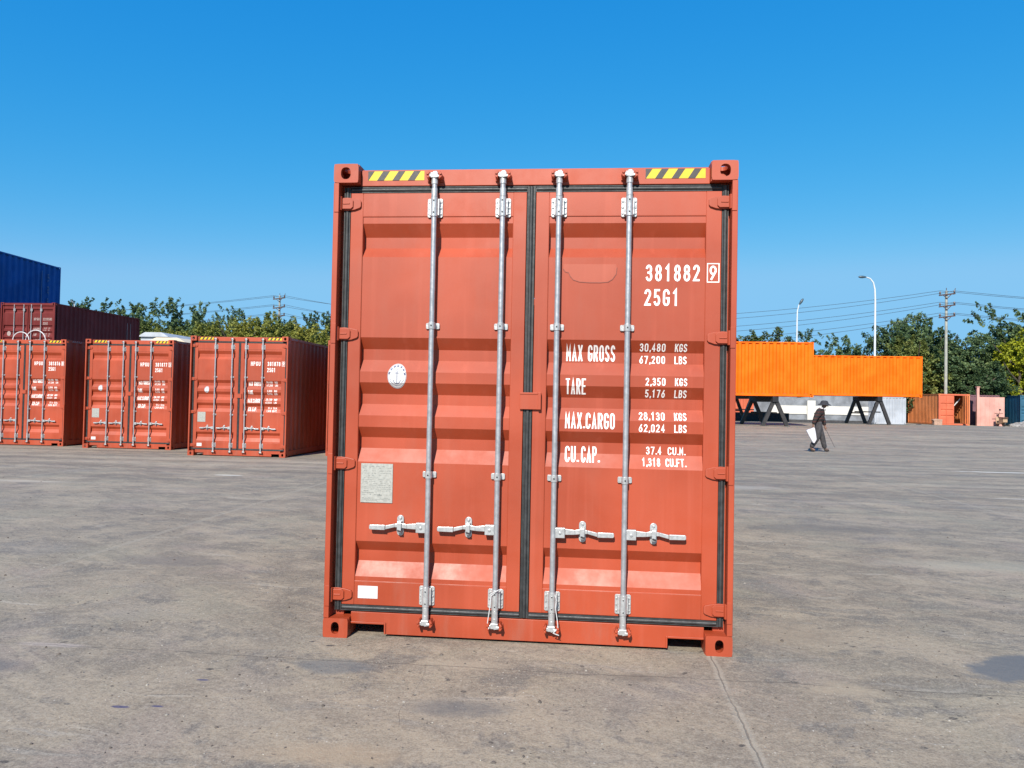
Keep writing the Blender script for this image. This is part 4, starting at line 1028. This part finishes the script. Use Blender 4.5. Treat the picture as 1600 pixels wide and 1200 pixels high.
c = MB(); c.box(-0.32, 0.32, -0.2, 0.2, 0, 0.34); c.prism([(-0.34, 0.342), (0.30, 0.342), (0.36, 0.46), (-0.1, 0.52), (-0.44, 0.44)], 'y', -0.22, 0.18)
tag(c.build('cardboard_box', M['cardboard'], loc=(30.35, 61.4, gz(30, 61)), bevel=0.02), 'tan cardboard box left at the corner of the old rusty orange container', 'box')
c = MB(); c.prism([(-0.22, 0), (0.2, 0), (0.16, 0.07), (0.02, 0.11), (-0.16, 0.09)], 'y', -0.1, 0.1)
tag(c.build('dark_lump', M['steel_black'], loc=(26.9, 56.5, gz(27, 56.5)), bevel=0.02), 'small dark lump of scrap on the ground before the white corrugated container', 'scrap')
rn = random.Random(5)
for (x, y, s, lb) in ((-15.75, 14.2, 0.28, 'crumpled white plastic litter at the foot of the leftmost red container'), (-15.9, 13.0, 0.12, 'small scrap of pale litter on the ground in front of the leftmost red container')):
    m = MB(); n = 7
    pts = [[(s * (i / n - .5) * 2, s * (j / n - .5), rn.uniform(0.004, 0.3) * s * (1 - abs(i / n - .5) * 1.6)) for i in range(n + 1)] for j in range(n + 1)]
    m.v = [p for rw in pts for p in rw]
    for j in range(n):
        for i in range(n): m.face((j * (n + 1) + i, j * (n + 1) + i + 1, (j + 1) * (n + 1) + i + 1, (j + 1) * (n + 1) + i))
    tag(m.build('litter', M['litter'], loc=(x, y, 0.003)), lb, 'litter')

def gravel():
    rnd = random.Random(77); m = MB()
    for i in range(3000):
        y = -2.3 + 12 * rnd.random() ** 1.7; x = 1.56 + (rnd.random() - .5) * (1.8 * (y + 4.58) + 1.5)
        if -0.1 < x < 2.54 and -0.02 < y < 6.2: continue
        s = rnd.uniform(.003, .0085) * (1.7 if rnd.random() < .10 else 1); n = 6; a0 = rnd.random() * 6; el = rnd.uniform(.5, 1)
        z = gz(x, y); o = len(m.v); m.cur = 0 if rnd.random() < .62 else 1
        if m.cur: s *= .65
        for zz, rr in ((0.0005, 1.0), (s * rnd.uniform(.4, .8), .6)):
            for k in range(n):
                t = 2 * pi * k / n; px, py = cos(t) * s * rr * rnd.uniform(.75, 1.2), sin(t) * s * el * rr * rnd.uniform(.75, 1.2)
                m.v.append((x + px * cos(a0) - py * sin(a0), y + px * sin(a0) + py * cos(a0), z + zz))
        for k in range(n): m.face((o + k, o + (k + 1) % n, o + n + (k + 1) % n, o + n + k))
        m.face([o + n + k for k in range(n)])
    tag(m.build('gravel', [M['grit_dark'], M['grit_light']]), 'loose dark and pale grit scattered over the yard', 'grit', kind='stuff')
M['grit_dark'] = plain('dark_grit', (0.15, 0.125, 0.105), 0.9, 0, 0.3, 6); M['grit_light'] = plain('pale_grit', (0.46, 0.42, 0.36), 0.8, 0, 0.2, 6)
gravel()

# ------------------------------------------------------------------ person
def skin_mesh(name, pts, edges, radii, mat, parent, root=0, sub=1):
    me = bpy.data.meshes.new(name); me.from_pydata(pts, edges, []); o = bpy.data.objects.new(name, me); COL.objects.link(o)
    o.parent = parent; me.materials.append(mat)
    md = o.modifiers.new('skin', 'SKIN'); md.use_smooth_shade = True
    if not me.skin_vertices: bpy.context.view_layer.objects.active = o
    sv = me.skin_vertices[0].data
    for i, r in enumerate(radii): sv[i].radius = r if isinstance(r, tuple) else (r, r); sv[i].use_root = (i == root)
    if sub: s = o.modifiers.new('sub', 'SUBSURF'); s.levels = sub; s.render_levels = sub
    return o
def person():
    r = empty('person', (9.20, 21.45, 0.0), radians(-4), 'person in dark striped jacket and brimmed hat walking right with sack and stick', 'person')
    # local: +x is the walking direction, -y towards the camera
    J = {'pelvis': (0, 0, .90), 'waist': (-.01, 0, 1.05), 'chest': (.03, 0, 1.24), 'neck': (.11, 0, 1.39), 'nape': (.15, 0, 1.45), 'head': (.19, 0, 1.52), 'crown': (.19, 0, 1.59), 'chin': (.245, 0, 1.465),
         'sL': (.05, .17, 1.34), 'eL': (.20, .22, 1.06), 'wL': (.25, .19, .84), 'sR': (.04, -.17, 1.34), 'eR': (-.14, -.22, 1.09), 'wR': (-.20, -.21, .88),
         'hL': (.02, .10, .86), 'kL': (.15, .11, .48), 'aL': (.22, .11, .09), 'tL': (.36, .12, .04), 'hR': (0, -.10, .86), 'kR': (-.04, -.11, .48), 'aR': (-.25, -.11, .12), 'tR': (-.11, -.12, .04),
         'pL': (.265, .185, .77), 'pR': (-.215, -.205, .80)}
    names = list(J); I = {n: i for i, n in enumerate(names)}
    J['aL'] = (.24, .11, .09); J['tL'] = (.38, .12, .04)
    rad = dict(pelvis=(.07, .06), waist=(.06, .05), chest=(.07, .06), neck=.055, nape=.055, head=.095, crown=.085, chin=.05, sL=.035, eL=.035, wL=.030, sR=.035, eR=.035, wR=.030,
               hL=.05, kL=.045, aL=.042, tL=.035, hR=.05, kR=.045, aR=.042, tR=.035, pL=.034, pR=.034)
    E_ = [('pelvis', 'waist'), ('waist', 'chest'), ('chest', 'neck'), ('neck', 'nape'), ('nape', 'head'), ('head', 'crown'), ('head', 'chin'), ('chest', 'sL'), ('sL', 'eL'), ('eL', 'wL'), ('wL', 'pL'), ('chest', 'sR'), ('sR', 'eR'), ('eR', 'wR'), ('wR', 'pR'),
          ('pelvis', 'hL'), ('hL', 'kL'), ('kL', 'aL'), ('aL', 'tL'), ('pelvis', 'hR'), ('hR', 'kR'), ('kR', 'aR'), ('aR', 'tR')]
    pts = [J[n] for n in names]; R_ = [rad[n] for n in names]; edges = [(I[a], I[b]) for a, b in E_]
    for p, dx in (('pL', 1), ('pR', 1)):      # five fingers on each hand
        bx, by, bz = J[p]
        for q, (oy, ln) in enumerate(((-.030, .070), (-.010, .080), (.010, .076), (.028, .060), (.040, .045))):
            i0 = len(pts)
            if q == 4: pts += [(bx + .035, by - .02, bz + .02), (bx + .045, by - .03, bz - .02)]
            else: pts += [(bx + .012, by + oy, bz - .045), (bx - .006 + .004 * q, by + oy, bz - .045 - ln * 0.5)]
            R_ += [.010, .008]; edges += [(I[p], i0), (i0, i0 + 1)]
    b = skin_mesh('body', pts, edges, R_, M['skin'], r)
    # clothing: slightly larger skins over the same joints
    jn = ['pelvis', 'waist', 'chest', 'neck', 'sL', 'eL', 'wL', 'sR', 'eR', 'wR']
    jr = dict(pelvis=(.18, .16), waist=(.19, .165), chest=(.215, .19), neck=.09, sL=.105, eL=.080, wL=.058, sR=.115, eR=.080, wR=.060)
    jI = {n: i for i, n in enumerate(jn)}
    jp = [J[n] for n in jn]; jp[0] = (-.01, 0, .93)
    skin_mesh('jacket', jp, [(jI[a], jI[b_]) for a, b_ in E_ if a in jI and b_ in jI], [jr[n] for n in jn], M['jacket'], r)
    tn = ['waist', 'pelvis', 'hL', 'kL', 'aL', 'hR', 'kR', 'aR']; tI = {n: i for i, n in enumerate(tn)}
    trd = dict(waist=(.145, .13), pelvis=(.165, .145), hL=.125, kL=.100, aL=.080, hR=.125, kR=.100, aR=.080)
    skin_mesh('trousers', [J[n] for n in tn], [(tI[a], tI[b_]) for a, b_ in E_ if a in tI and b_ in tI], [trd[n] for n in tn], M['trousers'], r)
    for a, t in (('aL', 'tL'), ('aR', 'tR')):
        p0, p1 = Vector(J[a]), Vector(J[t])
        skin_mesh('boot', [tuple(p0 + Vector((0, 0, .04))), (p0.x, p0.y, .055), ((p0.x + p1.x) / 2, p0.y, .05), (p1.x, p1.y, .042)], [(0, 1), (1, 2), (2, 3)], [.058, .055, .048, .04], M['boot'], r)
    h = MB(); cx, cz = .185, 1.575; n = 24; rings = []
    for rr, z in ((.215, -.045), (.18, -.018), (.135, .0), (.118, .05), (.10, .088), (.05, .104)): rings.append([(cx + rr * 1.0 * cos(2 * pi * i / n), rr * 0.92 * sin(2 * pi * i / n), cz + z + .05 * (-(rr * cos(2 * pi * i / n)) * 0.8)) for i in range(n)])
    for rg in rings: h.v += rg
    for j in range(len(rings) - 1):
        for i in range(n): h.face((j * n + i, j * n + (i + 1) % n, (j + 1) * n + (i + 1) % n, (j + 1) * n + i))
    h.face([(len(rings) - 1) * n + i for i in range(n)])
    ho = h.build('hat', M['hat'], r, smooth=True); sd = ho.modifiers.new('solid', 'SOLIDIFY'); sd.thickness = 0.008
    s = MB(); s.tube([(.13 + .085 * cos(t), .09 * sin(t), 1.405 + .025 * cos(t) * -1) for t in [2 * pi * q / 16 for q in range(17)]], 0.030, 8); s.build('scarf', M['sack'], r, smooth=True)
    f = MB()
    f.tube([(.272, 0, 1.515), (.302, 0, 1.495), (.285, 0, 1.480)], [.012, .016, .012], 8)        # nose
    for sy in (-1, 1): f.tube([(.20, sy * .092, 1.535), (.195, sy * .100, 1.505)], [.018, .012], 8)     # ears
    f.build('face', M['skin'], r, smooth=True)
    f = MB()
    for sy in (-1, 1): f.tube([(.268, sy * .034, 1.530), (.276, sy * .034, 1.530)], .009, 8)
    f.tube([(.272, -.02, 1.455), (.276, 0, 1.453), (.272, .02, 1.455)], .005, 6); f.build('features', M['stick'], r)
    # sack and stick
    k = MB(); P0 = Vector((-.235, -.25, .80))
    k.prism([(-.205, .80), (-.255, .765), (-.41, .71), (-.425, .68), (-.335, .50), (-.215, .29), (-.17, .285), (-.105, .41), (-.13, .60), (-.165, .78)], 'y', -.30, -.20)
    so = k.build('sack', M['sack'], bevel=0.03); so.location = r.location; so.rotation_euler = r.rotation_euler; tag(so, 'white woven sack hanging from the walking person\'s rear hand', 'sack')
    k = MB(); k.tube([(.24, .17, .86), (.275, .17, .74), (.55, .15, .16)], [.006, .006, .005], 8)
    st = k.build('walking_stick', M['stick']); st.location = r.location; st.rotation_euler = r.rotation_euler; tag(st, 'thin dark stick held low in the walking person\'s front hand', 'stick')
person()

# ------------------------------------------------------------------ lamps, poles, wires
def street_lamp(x, y, pts, head, label, r0=0.11, dark=False):
    r = empty('street_lamp', (x, y, 0), 0, label, 'street lamp')
    m = MB(); n = len(pts); m.tube(pts, [r0 - (r0 - 0.045) * i / (n - 1) for i in range(n)], 10); m.build('pole', M['lamp_white'], r, smooth=True)
    (hx, hy, hz), dx, tilt = head
    m = MB(); d = Vector((dx, 0, tilt)).normalized(); a = Vector((hx, hy, hz)); q = [a + d * t for t in (0, .12, .32, .55, .68)]
    m.tube(q, [.045, .08, .12, .10, .04], 10); m.build('lamp_head', M['lamp_head'], r, smooth=True)
street_lamp(27.05, 66, [(0, 0, 0), (0, 0, 4), (0, 0, 9), (0, 0, 11.0), (-.04, 0, 12.0), (-.18, 0, 12.6), (-.45, 0, 12.95), (-.80, 0, 13.08)], ((-.78, 0, 13.08), -1, 0.02), 'tall white street lamp with a curved arm reaching left, before the big dark trees')
street_lamp(20.35, 66, [(0, 0, 0), (0, 0, 4), (0, 0, 9.0), (.02, 0, 10.0), (.16, 0, 10.6)], ((.16, 0, 10.55), .55, .9), 'thinner white street lamp with a dark upturned head, over the taller orange container', 0.09)
street_lamp(-55.9, 77, [(0, 0, 0), (0, 0, 6), (0, 0, 10.8), (-.1, 0, 11.6)], ((-.05, 0, 11.5), -.9, .75), 'street lamp among the trees right of the blue container, only its dark head clear', 0.09)

def utility_pole(x, y, h, label, levels):
    r = empty('utility_pole', (x, y, 0), 0, label, 'utility pole')
    m = MB(); m.tube([(0, 0, -.2), (0, 0, h * .5), (0, 0, h)], [.14, .125, .10], 12); m.build('pole', M['concrete'], r, smooth=True)
    for z, dy in levels:
        m = MB(); m.beam((-.68, -.16, z - 0.09), (.68, -.16, z + 0.09), .10, .11); m.beam((-.35, -.16, z - .05), (0, -.16, z - .35), .05, .05); m.beam((.35, -.16, z + 0.02), (0, -.16, z - .35), .05, .05); m.build('cross_arm', M['ceramic'], r)
        for s in (-.6, .6):
            m = MB(); m.tube([(s, -.16, z + .06 + 0.1 * s), (s, -.16, z + .20 + 0.1 * s), (s, -.16, z + .32 + 0.1 * s)], [.06, .09, .04], 8); m.build('insulator', M['ceramic'], r, smooth=True)
    m = MB(); m.tube([(0, 0, h), (0, 0, h + .25)], .03, 6); m.tube([(.55, -.16, levels[0][0]), (.68, -.16, levels[0][0] + .55)], .03, 6); m.build('spike', M['ceramic'], r)
LEV = (0.35, 1.35, 2.30)
PR = (33.05, 66.0, 11.9); PL_ = (-32.0, 77.0, 12.6)
utility_pole(PR[0], PR[1], PR[2], 'concrete utility pole with three cross arms in front of the dark trees at the right', [(PR[2] - l, 0) for l in LEV])
utility_pole(PL_[0], PL_[1], PL_[2], 'utility pole rising above the trees behind the third red container', [(PL_[2] - l, 0) for l in LEV])
k = 0
names_w = ['top', 'second', 'third', 'fourth', 'fifth', 'lowest']
for li, l in enumerate(LEV):
    for s in (-.6, .6):
        A = Vector((PL_[0] + s, PL_[1] - .16, PL_[2] - l + .32)); B = Vector((PR[0] + s, PR[1] - .16, PR[2] - l + .32))
        far_l = Vector((-100, 90, 12.0 - l)); far_r = Vector((82, 62, 10.8 - l + s * 0.15))
        pts = []
        sag = 2.6 + 0.45 * (s > 0) + 0.25 * li
        for P0, P1, sg in ((far_l, A, 1.2), (A, B, sag), (B, far_r, 1.1)):
            for t in range(24 if P1 is B else 12):
                u = t / (24 if P1 is B else 12); p = P0.lerp(P1, u); p.z -= 4 * sg * u * (1 - u); pts.append(p)
        pts.append(far_r)
        m = MB(); m.tube(pts, 0.017, 5)
        tag(m.build('power_cable', M['wire'], smooth=True), names_w[k] + ' of the six thin black power cables strung between the utility poles', 'power cable', 'power cables between the poles'); k += 1

# ------------------------------------------------------------------ trees
def crown_mesh(name, seed, mat, rx, rz, zc, nclump, nleaf, leaf, spray=0.0, shell=0.55, flat=0.8):
    rnd = random.Random(seed); v = []; f = []
    cl = []
    lobes = [(rnd.uniform(-.45, .45) * rx, rnd.uniform(-.45, .45) * rx, zc + rnd.uniform(-.45, .5) * rz, rnd.uniform(.40, .62)) for _ in range(9)] + [(0, 0, zc, .75)]
    for i in range(nclump):
        lx, ly, lz, lr = rnd.choice(lobes)
        a = rnd.uniform(0, 2 * pi); c_ = rnd.uniform(-1, 1); s_ = math.sqrt(1 - c_ * c_); d = (rnd.uniform(shell, 1.0)) * lr
        n = Vector((s_ * cos(a), s_ * sin(a), c_))
        p = Vector((lx + n.x * d * rx, ly + n.y * d * rx, lz + n.z * d * rz))
        cl.append((p, n, rnd.uniform(.45, 1.0)))
    R0 = rx * 0.17
    for p, n, sz in cl:
        ax = (n + Vector((0, 0, .35 if n.z > -.2 else -.1)) + Vector((rnd.uniform(-.4, .4), rnd.uniform(-.4, .4), rnd.uniform(-.2, .3)))).normalized()
        L_ = R0 * sz * (1 + spray * rnd.uniform(0.5, 1.4)); Wd = R0 * sz * (1 - 0.45 * min(1, spray))
        for j in range(int(nleaf * sz)):
            t = rnd.uniform(-.4, 1.0); w = Wd * (1 - .55 * max(0, t)) * rnd.random() ** 0.5
            u = Vector((rnd.gauss(0, 1), rnd.gauss(0, 1), rnd.gauss(0, 1) * flat)).normalized()
            q = p + ax * (t * L_) + u * w
            if spray: q.z -= 0.25 * spray * max(0, t) ** 2 * L_
            nn = (Vector((rnd.gauss(0, 1), rnd.gauss(0, 1), rnd.gauss(0, 1))) * 0.6 + n * 0.45 + Vector((0, 0, .5))).normalized()
            e1 = nn.cross(Vector((rnd.gauss(0, 1), rnd.gauss(0, 1), rnd.gauss(0, 1)))).normalized(); e2 = nn.cross(e1)
            s = leaf * rnd.uniform(.55, 1.25); o = len(v)
            v += [tuple(q + e1 * s), tuple(q + e2 * s * .55), tuple(q - e1 * s), tuple(q - e2 * s * .55)]; f.append((o, o + 1, o + 2, o + 3))
    me = bpy.data.meshes.new(name); me.from_pydata(v, [], f); me.materials.append(mat); return me
def trunk_mesh(name, seed, h, rx, top):
    rnd = random.Random(seed); m = MB()
    pts = [(rnd.uniform(-.15, .15) * i * .4, rnd.uniform(-.15, .15) * i * .4, h * top * i / 5) for i in range(6)]; m.tube(pts, [.26 - .035 * i for i in range(6)], 8)
    for b in range(9):
        i = rnd.randint(1, 4); p = Vector(pts[i]); a = rnd.uniform(0, 2 * pi); ln = rx * rnd.uniform(.5, .85)
        q = [p, p + Vector((cos(a) * ln * .5, sin(a) * ln * .5, ln * .45)), p + Vector((cos(a) * ln * .9, sin(a) * ln * .9, ln * 1.0))]
        m.tube(q, [.11, .07, .03], 6)
    me = bpy.data.meshes.new(name); me.from_pydata(m.v, [], m.f); me.materials.append(M['bark']); return me
# base kinds are 10 m high with a 3 m crown radius
KIND = {}
def kind(key, n, mat, rx, rz, zc, ncl, nlf, leaf, spray, shell=.5):
    KIND[key] = [(crown_mesh('crown', hash_(key) + i, M[mat], rx, rz, zc, ncl, nlf, leaf, spray, shell), trunk_mesh('trunk', hash_(key) + 50 + i, 10, rx, .75)) for i in range(n)]
def hash_(s): return sum(ord(c) * (i + 3) for i, c in enumerate(s))
kind('feather', 3, 'leaf_dark', 3.1, 4.0, 6.0, 250, 62, .14, 0.8, .30)
kind('dark', 3, 'leaf_dark', 3.4, 4.3, 5.6, 280, 66, .14, 0.30, .45)
kind('mid', 2, 'leaf_mid', 3.3, 4.3, 5.6, 280, 70, .145, 0.3, .5)
kind('light', 2, 'leaf_light', 3.4, 4.4, 5.4, 300, 70, .145, 0.2, .55)
kind('yellow', 1, 'leaf_yellow', 3.2, 4.4, 5.6, 280, 66, .14, 0.35, .45)
tr_rnd = random.Random(21)
def tree(kd, x, y, h, w, label, group=None, cat='tree'):
    cr, tk = KIND[kd][tr_rnd.randrange(len(KIND[kd]))]
    r = empty('tree', (x, y, 0), 0, label, cat, group); rz = tr_rnd.uniform(0, 2 * pi)
    for me, nm in ((cr, 'crown'), (tk, 'trunk')):
        o = bpy.data.objects.new(nm, me); COL.objects.link(o); o.parent = r; o.rotation_euler = (0, 0, rz); o.scale = (w / 3.0, w / 3.0, h / 10.0)
G1 = 'dark feathery trees behind the left containers'
LB1 = ['dark feathery tree hidden behind the blue container', 'dark feathery tree just right of the blue container, beside the lamp head', 'dark feathery tree above the front third of the maroon container side',
       'dark feathery tree above the middle of the maroon container side', 'dark feathery tree above the last third of the maroon container side', 'dark feathery tree above the far right end of the maroon container',
       'dark feathery tree above the white round-edged shed', 'dark feathery tree above the gap between the second and third red containers', 'short dark feathery tree above the left half of the third red container',
       'dark feathery tree directly behind the left utility pole', 'dark feathery tree just right of the left utility pole', 'dark feathery tree touching the left edge of the big red container']
for x, h, w in ((-62, 12.7, 3.2), (-58.2, 12.9, 3.2), (-55.0, 13.0, 3.3), (-52.0, 12.7, 3.2), (-48.6, 12.8, 3.2), (-44.6, 12.8, 3.2), (-40.6, 12.0, 2.8), (-37.2, 12.2, 2.7), (-33.5, 10.8, 2.8), (-29.2, 11.3, 2.8), (-25.6, 11.5, 3.0), (-21.5, 11.0, 3.0)):
    tree('feather', x + tr_rnd.uniform(-.4, .4), 78 + tr_rnd.uniform(-2, 2), h, w, LB1.pop(0), G1)
for x, h, w, lb in ((-52.5, 10.0, 3.2, 'mid green bushy tree behind the top of the maroon container'), (-48.5, 9.6, 3.0, 'mid green bushy tree right above the far end of the maroon container'),
                    (-44.0, 9.8, 3.0, 'mid green bushy tree above the second red container'), (-31.0, 10.4, 2.8, 'mid green bushy tree just left of the utility pole behind the third red container'), (-41.0, 9.0, 2.6, 'mid green bushy tree above the white round-edged shed')):
    tree('mid', x, 74, h, w, lb, 'mid green trees behind the left containers')
for x, h, w, lb in ((-39.6, 8.6, 2.6, 'yellowish green bushy tree above the gap left of the third red container'), (-36.8, 9.4, 2.9, 'yellowish green bushy tree above the left half of the third red container'), (-33.2, 10.0, 3.0, 'yellowish green rounded tree above the middle of the third red container'),
                    (-29.6, 9.6, 3.0, 'yellowish green bushy tree above the right edge of the third red container'), (-26.6, 9.2, 3.0, 'yellowish green bushy tree touching the left edge of the big red container'), (-23.0, 8.0, 2.6, 'yellowish green bushy tree hidden behind the left side of the big red container')):
    tree('light', x, 70, h, w, lb, 'yellowish green trees behind the left containers')
lab2 = 'dark green tree whose top shows over the orange containers'
for kd, x, h, w, lb in (('dark', 14.6, 9.6, 2.6, 'dark tree top between the big red container and the taller orange one'), ('mid', 18.6, 9.3, 2.8, 'olive tree top over the middle of the taller orange container'),
                        ('feather', 21.2, 9.2, 2.4, 'feathery tree top right of the thinner street lamp'), ('dark', 24.4, 7.9, 2.1, 'dark tree top just right of the step between the two orange containers'),
                        ('feather', 26.6, 9.0, 2.4, 'feathery tree top left of the tall curved street lamp'), ('dark', 28.2, 8.0, 2.1, 'low dark tree top behind the pole of the tall curved street lamp')):
    tree(kd, x, 72 + tr_rnd.uniform(-1, 1), h, w, lb, 'tree tops over the orange containers')
for kd, x, y, h, w, lb in (('dark', 30.6, 71, 10.9, 2.7, 'tall dark tree right behind the tall curved street lamp'), ('dark', 33.0, 73, 12.0, 2.7, 'tallest dark tree, its top left of the right utility pole'), ('mid', 32.0, 69.5, 8.6, 2.6, 'olive green tree above the right end of the lower orange container'),
                           ('feather', 36.0, 74, 11.4, 3.0, 'feathery dark tree behind the right utility pole'), ('dark', 37.0, 70.5, 9.3, 2.9, 'dense dark tree right of the right utility pole'), ('dark', 34.6, 69.5, 7.4, 2.5, 'low dense dark tree behind the foot of the right utility pole'),
                           ('dark', 38.9, 71.5, 9.0, 2.7, 'dense dark tree between the utility pole and the yellow tree'), ('feather', 42.4, 74, 12.3, 3.2, 'tall feathery tree rising behind the yellow tree'), ('feather', 46.6, 75, 11.6, 3.0, 'tall feathery tree cut off by the right edge of the photo'),
                           ('yellow', 40.1, 67.6, 8.7, 2.7, 'bright yellow leaved tree near the right edge'), ('dark', 37.0, 66.9, 6.2, 2.3, 'low dark tree below and left of the yellow tree'), ('mid', 43.5, 70.5, 8.2, 2.9, 'olive tree behind the yellow tree at the right edge'),
                           ('dark', 30.2, 68, 6.2, 2.3, 'low dark tree behind the white corrugated container')):
    tree(kd, x, y, h, w, lb)
# far tree belt that closes the gaps low down (too far to count)
m = MB()
def belt(x0, x1, y, n, hmax, seed, lbl, mat):
    rnd = random.Random(seed); v = []; f = []
    for i in range(n):
        x = rnd.uniform(x0, x1); top = hmax * (.75 + .2 * sin(x * .7) + .12 * sin(x * 1.9)); z = rnd.uniform(0.2, top); yy = y + rnd.uniform(-1.5, 1.5)
        q = Vector((x, yy, z)); e1 = Vector((rnd.gauss(0, 1), rnd.gauss(0, 1), rnd.gauss(0, 1))).normalized(); e2 = e1.cross(Vector((rnd.gauss(0, 1), rnd.gauss(0, 1), rnd.gauss(0, 1)))).normalized(); s = rnd.uniform(.15, .32); o = len(v)
        v += [tuple(q + e1 * s), tuple(q + e2 * s * .6), tuple(q - e1 * s), tuple(q - e2 * s * .6)]; f.append((o, o + 1, o + 2, o + 3))
    me = bpy.data.meshes.new('hedge'); me.from_pydata(v, [], f); me.materials.append(mat); o = bpy.data.objects.new('undergrowth', me); COL.objects.link(o); tag(o, lbl, 'undergrowth', kind='stuff')
belt(-80, 10, 81, 68000, 9.6, 4, 'dark undergrowth and low branches filling in behind the left trees', M['leaf_mid'])
belt(6, 58, 77, 26000, 7.0, 5, 'dark undergrowth and low branches filling in behind the right trees', M['leaf_dark'])
